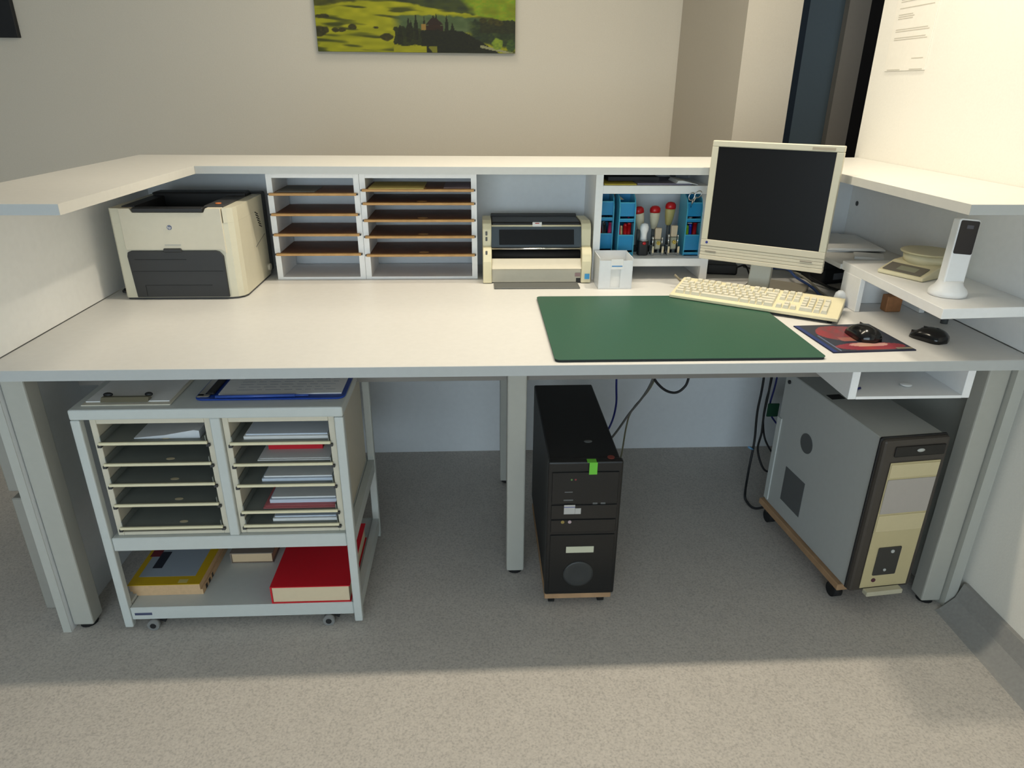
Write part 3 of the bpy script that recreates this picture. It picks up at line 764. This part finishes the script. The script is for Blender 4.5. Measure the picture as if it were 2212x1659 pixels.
# ------------------------------------------------------------------ right-hand desk shelf
t = thing('desk_shelf', 'low white shelf on the right side of the desk under the counter', 'shelf', (1.1, .4, .73))
obj('front_board', G().prism([(.987, .02), (1.2255, .035), (1.2255, .49), (.992, .49)], 'z', .823, .847, .001), WHITE, t)
obj('rear_board', B(.988, 1.2255, .4905, .93, .823, .837, .001), LAMG, t)
obj('support_panel', B(.99, 1.004, .375, .47, .7305, .8228, .001), WHITE, t)
obj('cross_panel', B(1.0042, 1.125, .455, .47, .7305, .8228, .001), WHITE, t)
obj('support_panel', B(1.165, 1.180, .36, .47, .7305, .8228, .001), WHITE, t)
obj('support_foot', G().cyl((1.178, .27, .7305), (1.178, .27, .8228), .009), GRYV, t)
o = obj('wooden_block', B(1.075, 1.118, .37, .40, .7305, .775, .002), mat('orange_brown_wood', (160, 110, 70), .6, noise=.15)); tag(o, 'small brown wooden block under the low white shelf', 'block')
# papers on the shelf
for k, (x_, y_, w_, d_, r_, lb) in enumerate([(1.10, .78, .20, .26, .1, 'lowest white paper stack on the rear of the low shelf'), (1.12, .75, .17, .24, -.12, 'second paper stack on the rear of the low shelf')]):
    t = thing('paper_stack', lb, 'papers', (x_, y_, .8372+k*.0065), r_, 'paper stacks on the low shelf')
    obj('sheets', B(-w_/2, w_/2, -d_/2, d_/2, 0, .004), PAP, t)
    obj('top_sheet', B(-w_/2+.006, w_/2-.002, -d_/2+.004, d_/2-.006, .0042, .0060), PAP, t)
tag(obj('note_pad', G().prism([(1.055, .545), (1.13, .52), (1.16, .58), (1.085, .61)], 'z', .8373, .846), PAP), 'small white note pad lying behind the beige letter scale', 'note pad')
# scale
t = thing('letter_scale', 'beige letter scale with round pan and dark display on the low shelf', 'scale', (1.120, .338, .847), -1.085)
obj('body', G().prism([(-.085, .001), (.085, .001), (.085, .030), (.045, .034), (-.02, .030), (-.085, .010)], 'x', -.062, .062, .003, 2), BEI, t)
obj('display_panel', G().prism([(-.080, .0132), (-.040, .0254), (-.040, .0266), (-.080, .0144)], 'x', -.052, .050), mat('display_taupe', (116, 110, 100), .4), t)
obj('display', G().prism([(-.072, .0163), (-.050, .0230), (-.050, .0238), (-.072, .0171)], 'x', -.020, .030), mat('display_green_grey', (150, 150, 130), .3), t)
obj('pan_support', G().cyl((0, .028, .028), (0, .028, .0515), .056, .060, seg=32), BEI, t)
obj('pan', G().lathe([(.060, .0517), (.067, .054), (.068, .057), (.066, .0585), (.054, .0565)], (0, .028, 0), seg=32), mat('pan_beige', (214, 204, 166), .4), t)
# phone
t = thing('cordless_phone', 'white cordless phone with dark display in its charging cradle', 'phone', (1.068, .135, .847), 0)
obj('cradle', G().lathe([(.042, .001), (.042, .010), (.039, .016), (.031, .024), (.026, .036)], seg=32, sy=.95), WHITE, t)
g = G().prism(rrect(-.025, .025, .0, .152, .006), 'y', -.014, .012, .003, 2)
hs = Matrix.Translation((.0, .0, .026)) @ Matrix.Rotation(-.10, 4, 'X') @ Matrix.Rotation(.085, 4, 'Y')
obj('handset', g.move(hs), WHITE, t)
obj('display', G().prism(rrect(-.0225, .0225, .072, .148, .004), 'y', -.0150, -.0141).move(hs), mat('phone_screen', (28, 26, 32), .2), t)
obj('display_icons', B(-.006, .010, -.0154, -.0151, .130, .138).move(hs), mat('faint_screen_grey', (84, 84, 92), .4), t)

# ------------------------------------------------------------------ clutter behind the monitor
t = thing('power_adapter', 'black power adapter behind the monitor next to the shelf unit', 'adapter', (.76, .82, .73), -.2)
obj('case', B(-.05, .05, -.03, .03, .0005, .034, .006, 2), BLK, t)
obj('plug_cord', G().tube(smooth_path([(.05, 0, .02), (.075, -.01, .03), (.085, -.05, .012), (.09, -.08, .006)]), .003), BLK, t)
t = thing('power_adapter', 'larger black power adapter under the low shelf by the counter', 'adapter', (1.08, .72, .73), .3)
obj('case', B(-.07, .06, -.05, .05, .0005, .05, .006, 2), BLK, t)
obj('label', B(-.03, .03, -.0508, -.0501, .015, .035), INK, t)
def cable(label, pts, r, m, group=None, name='cable'):
    o = obj(name, G().tube(smooth_path(pts), r), m)
    return tag(o, label, 'cable', group)
gr = 'cables behind the monitor'
cable('blue cable curving on the desk behind the monitor base', [(.93, .82, .745), (.95, .74, .76), (.945, .66, .755), (.962, .58, .744), (.96, .52, .736), (.955, .47, .736)], .004, mat('steel_blue_cable', (60, 84, 140), .4), gr)
cable('grey cable looping on the desk beside the blue cable', [(.90, .86, .736), (.97, .76, .75), (.985, .66, .745), (.975, .56, .738), (.975, .50, .736)], .0035, mat('light_grey_cable', (150, 146, 132), .5), gr)
cable('black cable tangled under the rear of the low shelf', [(.98, .86, .736), (1.03, .76, .742), (1.0, .67, .75), (1.03, .60, .737), (1.06, .55, .737)], .004, BLK, gr)
cable('thin dark grey cable running right of the monitor neck', [(.86, .88, .736), (.90, .80, .737), (.93, .86, .737), (1.0, .90, .737), (1.08, .88, .737)], .003, GRCAB, gr)
t = thing('tape_dispenser', 'white and blue round dispenser beside the low shelf support', 'tape dispenser', (.972, .42, .73))
obj('cap', G().lathe([(.014, .746), (.0155, .757), (.013, .770), (.006, .777), (.001, .778)], (.968, .425, 0)), CLR, t)
obj('body', G().lathe([(.012, .7305), (.0145, .734), (.014, .7458)], (.968, .425, 0)), mat('mid_blue_plastic', (50, 100, 170), .35), t)

# ------------------------------------------------------------------ trolley
t = thing('office_trolley', 'grey metal office trolley on casters under the left of the desk', 'trolley', (-.66, .21, 0))
TX0, TX1, TY0, TY1 = -.966, -.360, .020, .41
for xa, xb in ((TX0, TX0+.021), (TX1-.021, TX1)):
    for ya, yb in ((TY0, TY0+.02), (TY1-.02, TY1)):
        obj('post', B(xa, xb, ya, yb, .008, .600, .003, 2), STEEL, t)
obj('top_board', B(TX0, TX1, TY0, TY1, .6005, .6260, .004, 2), STEEL, t)
obj('middle_shelf', B(TX0+.0215, TX1-.0215, TY0+.003, TY1-.003, .243, .281, .002), STEEL, t)
obj('bottom_shelf', B(TX0+.0215, TX1-.0215, TY0+.003, TY1-.003, .030, .068, .002), STEEL, t)
obj('side_rail', B(TX0+.002, TX0+.02, TY0+.0205, TY1-.0205, .035, .075), STEEL, t)
obj('side_rail', B(TX1-.02, TX1-.002, TY0+.0205, TY1-.0205, .035, .075), STEEL, t)
obj('side_rail', B(TX1-.02, TX1-.002, TY0+.0205, TY1-.0205, .243, .281), STEEL, t)
obj('divider', B(-.6615, -.6385, TY0+.004, TY0+.02, .2815, .600, .002), STEEL, t)
obj('name_strip', B(-.935, -.892, .0222, .0229, .045, .052), mat('strip_navy', (70, 76, 104), .5), t)
def caster(x, y):
    o = obj('caster', G().cyl((x-.009, y, .0145), (x+.009, y, .0145), .014, seg=20), GRYV, t)
    obj('hub', G().cyl((x-.0105, y, .0145), (x+.0105, y, .0145), .006), BLK, o)
    obj('fork', B(x-.014, x+.020, y+.004, y+.022, .018, .0298, .002), BLK, o)
WH = G
def caster2(x, y):
    o = obj('caster', G().cyl((x, y-.008, .0150), (x, y+.008, .0150), .0148, seg=24), mat('caster_grey', (128, 128, 126), .6), t)
    obj('hub', G().cyl((x, y-.0095, .0150), (x, y+.0095, .0150), .0075), BLK, o)
    obj('fork', G().prism([(x-.016, .0298), (x+.030, .0298), (x+.024, .012), (x+.012, .020), (x-.010, .022)], 'y', y+.0085, y+.020), BLK, o)
caster2(-.893, .0235); caster2(-.447, .0235); caster2(-.90, .365); caster2(-.44, .365)
def drawer_tower(x0, x1, levels, label, drop=None):
    t = thing('letter_tray_tower', label, 'letter trays', ((x0+x1)/2, .2, .2815), None, 'letter tray towers in the trolley')
    y0, y1 = .035, .385
    obj('side_wall', B(x0, x0+.014, y0, y1, .2817, .598, .001), BEIG, t)
    obj('side_wall', B(x1-.014, x1, y0, y1, .2817, .598, .001), BEIG, t)
    obj('top_wall', B(x0+.0142, x1-.0142, y0, y1, .584, .598, .001), BEIG, t)
    obj('bottom_wall', B(x0+.0142, x1-.0142, y0, y1, .2817, .291, .001), BEIG, t)
    obj('rear_wall', B(x0+.0142, x1-.0142, y1-.004, y1, .2912, .5838), BEIG, t)
    for k, z_ in enumerate(levels):
        yy = y0-.004
        d_ = obj('tray', B(x0+.016, x1-.016, yy, y1-.006, z_-.002, z_, 0).box(x0+.016, x0+.0175, yy, y1-.006, z_, z_+.016).box(x1-.0175, x1-.016, yy, y1-.006, z_, z_+.016), mat('tray_grey_green', (128, 132, 126), .5), t)
        obj('tray_front', B(x0+.012, x1-.012, yy-.006, yy-.0002, z_-.0035, z_+.0035, .001), BEI, d_)
        obj('runner_notch', B(x0+.008, x0+.016, yy-.003, yy+.01, z_-.011, z_-.0045).box(x1-.016, x1-.008, yy-.003, yy+.01, z_-.011, z_-.0045), DKG, d_)
        if drop is None:
            obj('label_tab', G().lathe([(.010, 0), (.010, .0008)], ((x0+x1)/2+.02, .052, z_+.0005), sy=.5), PAPC, d_)
LL = [.537, .482, .427, .371, .306]
LR = [.532, .476, .419, .345, .306]
drawer_tower(-.932, -.664, LL, 'left tower of beige letter trays, nearly empty')
drawer_tower(-.638, -.384, LR, 'right tower of beige letter trays, filled with papers', 1)
def sheets(x0, x1, y0, y1, z, h, m, label, grp='papers in the right letter trays', cat='papers', m2=None):
    t = thing('paper_pile', label, cat, ((x0+x1)/2, (y0+y1)/2, z), None, grp)
    obj('sheets', B(x0, x1, y0, y1, z+.0003, z+h*.7), m, t)
    obj('upper_sheets', B(x0+.004, x1-.003, y0+.006, y1-.004, z+h*.7+.0002, z+h), m2 or m, t)
sheets(-.600, -.404, .048, .33, .532, .012, PAP, 'white paper pile in the top tray of the right tower', m2=PAPB)
sheets(-.575, -.404, .045, .33, .476, .004, PAP, 'thin paper pile under the red booklet in the right tower')
tag(obj('booklet', B(-.562, -.432, .095, .30, .4803, .492), REDB), 'red booklet on papers in the second tray of right tower', 'booklet')
sheets(-.572, -.404, .046, .33, .419, .012, PAPB, 'bluish white paper pile in the third tray of right tower', m2=PAP)
sheets(-.578, -.404, .042, .33, .345, .004, mat('pink_folder', (196, 110, 112), .7), 'pink folder in the fourth tray of the right tower', cat='folder')
sheets(-.566, -.404, .060, .33, .3493, .014, PAPB, 'white papers lying on the pink folder', m2=PAP)
sheets(-.560, -.404, .045, .33, .306, .012, PAP, 'white paper pile in the lowest tray of right tower', m2=PAPB)
tag(obj('plastic_sleeve', G().prism([(-.85, .5375), (-.70, .5375), (-.70, .556), (-.712, .558), (-.78, .546), (-.85, .540)], 'y', .05, .20), CLR), 'clear plastic sleeve in the top tray of the left tower', 'sleeve')
# clipboards
t = thing('clipboard', 'white clipboard with papers and bulldog clip on the trolley top', 'clipboard', (-.85, .15, .626))
obj('board', B(-.945, -.748, .040, .33, .6264, .6294, .001), mat('cream_board', (214, 208, 190), .5), t)
obj('paper', B(-.94, -.755, .055, .32, .6297, .6320), PAP, t)
obj('clip', G().prism([(.048, .6322), (.070, .6322), (.066, .640), (.056, .641)], 'x', -.905, -.80), mat('brass_grey_clip', (140, 134, 112), .35, metal=.6), t)
obj('clip_end', G().ball((-.897, .072, .641), .011, .006, .005).ball((-.806, .072, .641), .009, .006, .005), BLK, t)
t = thing('clipboard', 'blue clipboard folder with printed sheet on the trolley top', 'clipboard', (-.53, .2, .626))
obj('board', G().prism(rrect(-.705, -.362, .062, .38, .02), 'z', .6264, .6304, .001), BLUED, t)
obj('paper', B(-.655, -.372, .085, .37, .6306, .6330), PAP, t)
obj('clip', B(-.682, -.664, .085, .30, .6306, .637, .002), BLK, t)
obj('clip_plate', B(-.700, -.685, .075, .30, .6306, .634, .001).box(-.7, -.672, .070, .084, .6306, .634, .001), CHR, t)
g = G()
for k in range(5):
    x_ = -.62
    while x_ < -.40:
        w_ = .01+random.random()*.03; g.box(x_, min(x_+w_, -.39), .105+k*.016, .108+k*.016, .6331, .6333); x_ += w_+.008
obj('printed_lines', g, mat('pale_print', (176, 178, 186), .8), t)
o = obj('ballpoint_pen', G().cyl((-.655, .066, .6345), (-.475, .070, .6345), .0035).cyl((-.475, .070, .6345), (-.445, .0705, .6345), .002), mat('pen_blue_clear', (60, 90, 170), .3)); tag(o, 'thin blue pen lying along the front of the blue clipboard', 'pen')
# books
def book(x0, x1, y0, y1, z0, h, cov, pages, label, spine='left', name='book', grp=None):
    t = thing(name, label, 'book', ((x0+x1)/2, (y0+y1)/2, z0), None, grp)
    obj('page_block', B(x0+.004, x1-.004, y0+.003, y1-.004, z0+.0028, z0+h-.0028), pages, t)
    c = obj('cover', B(x0, x1, y0, y1, z0+.0002, z0+.0026).box(x0, x1, y0, y1, z0+h-.0026, z0+h).box(x0, x0+.0035, y0, y1, z0+.0027, z0+h-.0027), cov, t)
    return t, c
book(-.588, -.386, .026, .300, .068, .052, REDB, mat('page_cream', (218, 200, 168), .85), 'large red hardcover book on the lower trolley shelf')
PH = mat('phonebook_pages', (206, 172, 132), .85, noise=.06, nscale=90)
t = thing('telephone_book', 'lower thick telephone book on the lower trolley shelf', 'book', (-.865, .17, .068), None, 'telephone books')
obj('page_block', B(-.955, -.776, .070, .29, .0683, .0845), PH, t)
obj('spine_marks', B(-.7758, -.7750, .09, .10, .070, .082).box(-.7758, -.7750, .112, .122, .070, .082).box(-.7758, -.7750, .135, .143, .070, .082), BLK, t)
t = thing('telephone_book', 'upper telephone book with yellow cover on the trolley shelf', 'book', (-.865, .17, .085), None, 'telephone books')
obj('page_block', B(-.958, -.780, .066, .285, .0850, .106), PH, t)
cv = obj('cover', B(-.960, -.778, .062, .287, .1062, .1078), YEL, t)
obj('cover_picture', B(-.945, -.800, .095, .28, .1079, .1082), mat('cover_grey_print', (150, 160, 172), .5), cv)
obj('cover_mark', B(-.952, -.925, .18, .23, .1083, .1086), mat('cover_red_print', (110, 30, 40), .5), cv)
obj('cover_patch', B(-.925, -.90, .13, .20, .1083, .1086), mat('cover_dark_print', (30, 34, 50), .5), cv)
obj('cover_badge', B(-.835, -.812, .068, .082, .1079, .1082), mat('cover_cream', (196, 180, 110), .5), cv)
book(-.745, -.628, .195, .33, .068, .034, mat('taupe_cover', (130, 118, 108), .6), mat('page_tan', (212, 186, 150), .85), 'small tan paperback at the back of the lower trolley shelf')

# ------------------------------------------------------------------ black computer tower
PCX0, PCX1 = .119, .303
t = thing('dolly', 'wooden dolly board with small wheels under the black computer', 'dolly', (.21, .3, 0), None, 'wooden dollies under the computers')
obj('board', B(.119, .298, .060, .50, .030, .048, .002), WOODD, t)
for x_ in (.14, .275):
    for y_ in (.09, .46): obj('caster', G().cyl((x_-.008, y_, .015), (x_+.008, y_, .015), .0148), RUB, t)
t = thing('computer_tower', 'black computer tower on a wooden dolly next to the centre leg', 'computer', (.21, .3, .048))
PCB = mat('pc_black', (24, 25, 26), .55)
obj('case', B(.121, .300, .078, .545, .0485, .448, .003), PCB, t)
f = obj('front_bezel', B(.118, .304, .055, .0775, .0485, .453, .005, 2), mat('pc_bezel_black', (20, 20, 20), .4), t)
obj('bay_door', B(.128, .294, .0515, .0545, .335, .425, .001), mat('pc_bezel_black', (20, 20, 20), .4), f)
obj('drive_front', B(.128, .294, .0520, .0545, .290, .330, .001), mat('pc_drive', (28, 28, 28), .3), f)
obj('drive_front', B(.128, .294, .0520, .0545, .250, .286, .001), mat('pc_drive', (28, 28, 28), .3), f)
obj('lower_panel', B(.128, .294, .0520, .0545, .062, .240, .001), mat('pc_bezel_black', (20, 20, 20), .4), f)
obj('fan_grille', G().lathe([(.040, 0), (.040, .001), (.034, .0016), (.018, .0016), (.012, .001), (.004, .001)], (0, 0, 0), 28).move(Matrix.Translation((.205, .0518, .118)) @ Matrix.Rotation(PI/2, 4, 'X')), mat('grille_grey', (52, 54, 54), .5), f)
obj('sticker', B(.170, .242, .0512, .0519, .186, .205), mat('label_cream', (200, 200, 176), .7), t, 'long cream label')
obj('sticker', B(.160, .188, .0508, .0514, .305, .332), mat('label_grey', (186, 184, 180), .7), t, 'white label with blue top line')
obj('sticker', B(.1885, .203, .0508, .0514, .305, .322), mat('label_grey', (186, 184, 180), .7), t, 'small white label')
obj('label_line', B(.160, .188, .0504, .0507, .325, .3265), mat('line_blue', (40, 50, 140), .6), t)
obj('port', G().cyl((.158, .0545, .281), (.158, .0510, .281), .0045), mat('port_gold', (150, 130, 70), .4), t)
obj('port', G().cyl((.176, .0545, .281), (.176, .0510, .281), .0045), mat('port_pink', (180, 160, 165), .4), t)
obj('lamp', G().cyl((.176, .0545, .405), (.176, .0512, .405), .0025), mat('lamp_green', (90, 130, 70), .4), t)
obj('lamp', G().cyl((.186, .0545, .405), (.186, .0512, .405), .0025), mat('lamp_red', (130, 50, 60), .4), t)
obj('drive_button', B(.232, .244, .0512, .0519, .333, .338).box(.252, .264, .0512, .0519, .333, .338).box(.158, .182, .0512, .0519, .344, .348).box(.160, .180, .0512, .0519, .368, .371), GRYV, t)
NEON = mat('neon_green_note', (110, 196, 60), .7)
obj('sticky_note', B(.218, .238, .0495, .0502, .420, .4535).box(.213, .236, .0502, .068, .4532, .4538), NEON, t, 'small neon green sticky note')
obj('top_button', G().cyl((.275, .075, .453), (.275, .075, .4545), .009), mat('button_dull_red', (130, 60, 50), .4), t)
obj('top_emblem', G().lathe([(.011, 0), (.011, .001), (.004, .002)], (.232, .17, .448), sy=.7), GRYV, t)

# ------------------------------------------------------------------ grey computer tower
rz = -.0 + .11
t = thing('dolly', 'wooden dolly board with black casters under the grey computer', 'dolly', (.99, .26, 0), rz, 'wooden dollies under the computers')
obj('board', B(-.100, .075, -.205, .235, .044, .064, .002), WOODD, t)
for x_ in (-.08, .055):
    for y_ in (-.17, .19):
        c_ = obj('caster', G().cyl((x_-.012, y_, .021), (x_+.012, y_, .021), .0205, seg=20), RUB, t)
        obj('fork', B(x_-.015, x_+.015, y_-.008, y_+.012, .034, .0438), BLK, c_)
t = thing('computer_tower', 'grey computer tower with beige front on a dolly at the right', 'computer', (.99, .26, .064), rz)
# local: front at y=-.235, x -.085 .. .09
hgt = .452
obj('case', B(-.087, .087, -.212, .225, .0005, hgt, .002), GRYP, t)
obj('bezel', B(-.090, .090, -.236, -.2125, .0005, hgt+.002, .008, 2), mat('dark_taupe_bezel', (66, 60, 54), .45), t)
obj('bezel_rim', B(-.0915, .0915, -.225, -.213, .002, hgt+.004, .004), BLK, t)
fr = obj('front_panel', B(-.062, .074, -.2395, -.2365, .012, .392, .001), mat('aged_cream_panel', (196, 182, 140), .5), t)
obj('drive_bay', B(-.060, .072, -.2412, -.2397, .245, .345, .001), mat('drive_pinkish_grey', (176, 168, 160), .5), fr)
obj('drive_bay', B(-.060, .072, -.2408, -.2397, .190, .240, .001), mat('aged_cream_light', (206, 192, 152), .5), fr)
obj('drive_bay', B(-.060, .072, -.2408, -.2397, .350, .388, .001), mat('aged_cream_light', (206, 192, 152), .5), fr)
obj('port_cover', B(-.036, .030, -.2425, -.2397, .052, .140, .002), mat('port_cover_charcoal', (58, 56, 52), .5), fr)
obj('cover_knob', G().cyl((.004, -.2425, .128), (.004, -.245, .128), .005).cyl((-.006, -.2425, .070), (-.006, -.245, .070), .004), GRYP, fr)
obj('port', G().cyl((-.028, -.2397, .036), (-.028, -.2415, .036), .006), mat('port_maroon', (84, 40, 54), .5), fr)
obj('top_vent', B(-.058, .078, -.2390, -.2365, .408, .436, .002), mat('vent_black', (26, 24, 22), .5), t)
obj('top_emblem', G().lathe([(.008, 0), (.008, .0015), (.003, .002)], (0, 0, 0), sx=1.3, sy=.6).move(Matrix.Translation((.01, -.2391, .424)) @ Matrix.Rotation(PI/2, 4, 'X')), GRYP, t)
obj('side_vent', G().cyl((-.0872, .065, .288), (-.0885, .065, .288), .030, seg=24), GRYV, t)
obj('side_vent', B(-.0885, -.0872, .035, .140, .055, .170), GRYV, t)
obj('rear_edge', B(-.0915, -.0872, .205, .226, .01, .30), STEEL, t)
obj('side_knob', G().cyl((-.0872, .20, .425), (-.091, .20, .425), .006), BLK, t)
obj('top_slot', B(-.075, -.035, .01, .04, hgt+.0001, hgt+.0008), BLK, t)
obj('front_foot', B(-.055, .050, -.262, -.2415, .0, .014, .002), mat('foot_beige', (190, 184, 160), .5), t)

# ------------------------------------------------------------------ hanging drawer
t = thing('hanging_drawer', 'white open drawer box mounted under the right end of the desk', 'drawer', (.96, .2, .7))
x0, x1, y0, y1, z0, z1 = .812, 1.106, .020, .33, .628, .7050
obj('side_wall', B(x0, x0+.019, y0, y1, z0, z1, .001), WHITE, t)
obj('side_wall', B(x1-.019, x1, y0, y1, z0, z1, .001), WHITE, t)
obj('bottom_wall', B(x0+.0192, x1-.0192, y0, y1, z0, z0+.007), WHITE, t)
obj('top_wall', B(x0+.0192, x1-.0192, y0, y1, z1-.007, z1), WHITE, t)
obj('knob', G().ball((.848, .08, z0+.0095), .012, .012, .0025).ball((.985, .08, z0+.011), .014, .014, .0035), PAP, t)
obj('mount_strip', B(x1, 1.149, y0, y0+.10, z1-.006, z1), WHITE, t)
o = obj('dark_pen', G().cyl((.836, .050, z0+.0105), (.862, .062, z0+.0105), .003), mat('navy_plastic', (30, 36, 110), .35)); tag(o, 'small dark pen lying in the hanging drawer', 'pen')

# ------------------------------------------------------------------ cables under the desk
gr = 'cables hanging under the desk'
cable('dark blue cable hanging straight down beside the black computer', [(.407, .70, .69), (.410, .70, .411), (.415, .70, .30), (.396, .70, .215), (.33, .60, .20), (.27, .555, .22)], .0035, BLCAB, gr)
cable('grey cable sloping down to the rear of the black computer', [(.55, .70, .69), (.536, .70, .409), (.457, .70, .260), (.40, .66, .20), (.33, .6, .17), (.26, .555, .16)], .004, GRCAB, gr)
cable('olive grey cable beside the sloping grey cable', [(.56, .705, .69), (.545, .705, .409), (.475, .705, .285), (.458, .705, .22), (.452, .72, .10), (.44, .74, .004)], .003, mat('olive_cable', (112, 108, 84), .5), gr)
cable('black cable hanging in a wide loop under the desk', [(.50, .69, .70), (.520, .70, .46), (.536, .70, .404), (.560, .70, .372), (.588, .70, .352), (.617, .70, .347), (.640, .70, .362), (.654, .70, .395), (.660, .70, .50), (.66, .70, .70)], .0045, BLK, gr)
cable('long black cable falling to the floor left of the grey computer', [(.90, .70, .70), (.913, .70, .399), (.910, .70, .27), (.912, .69, .16), (.895, .66, .07), (.868, .60, .008), (.855, .55, .006), (.865, .50, .010), (.90, .475, .04), (.93, .478, .07)], .0042, BLK, gr)
cable('second black cable left of the grey computer, reaching the floor', [(.93, .70, .70), (.934, .69, .399), (.928, .685, .27), (.928, .68, .20), (.925, .68, .13), (.945, .65, .07), (.965, .60, .09), (.975, .50, .16)], .0038, BLK, gr)
cable('third black cable running into the back of the grey computer', [(.945, .71, .70), (.948, .715, .399), (.944, .72, .30), (.946, .72, .22), (.960, .70, .15), (.975, .60, .13), (.985, .50, .20)], .0035, BLK, gr)
cable('blue cable hanging near the rear of the grey computer', [(.965, .72, .70), (.968, .72, .40), (.960, .72, .28), (.970, .68, .24), (.980, .56, .24), (.985, .50, .28)], .0032, BLCAB, gr)
tag(obj('cable_tag', B(.945, .985, .700, .706, .25, .30, .002), mat('dark_green_tag', (30, 76, 54), .5)), 'dark green cable tag among the cables by the grey computer', 'tag')
tag(obj('cable_tie', G().tube([(.885, .668, .150), (.895, .672, .143), (.905, .676, .137)], .004), mat('pale_blue_tie', (120, 170, 210), .4)), 'pale blue cable tie end beside the long black cable', 'cable tie')
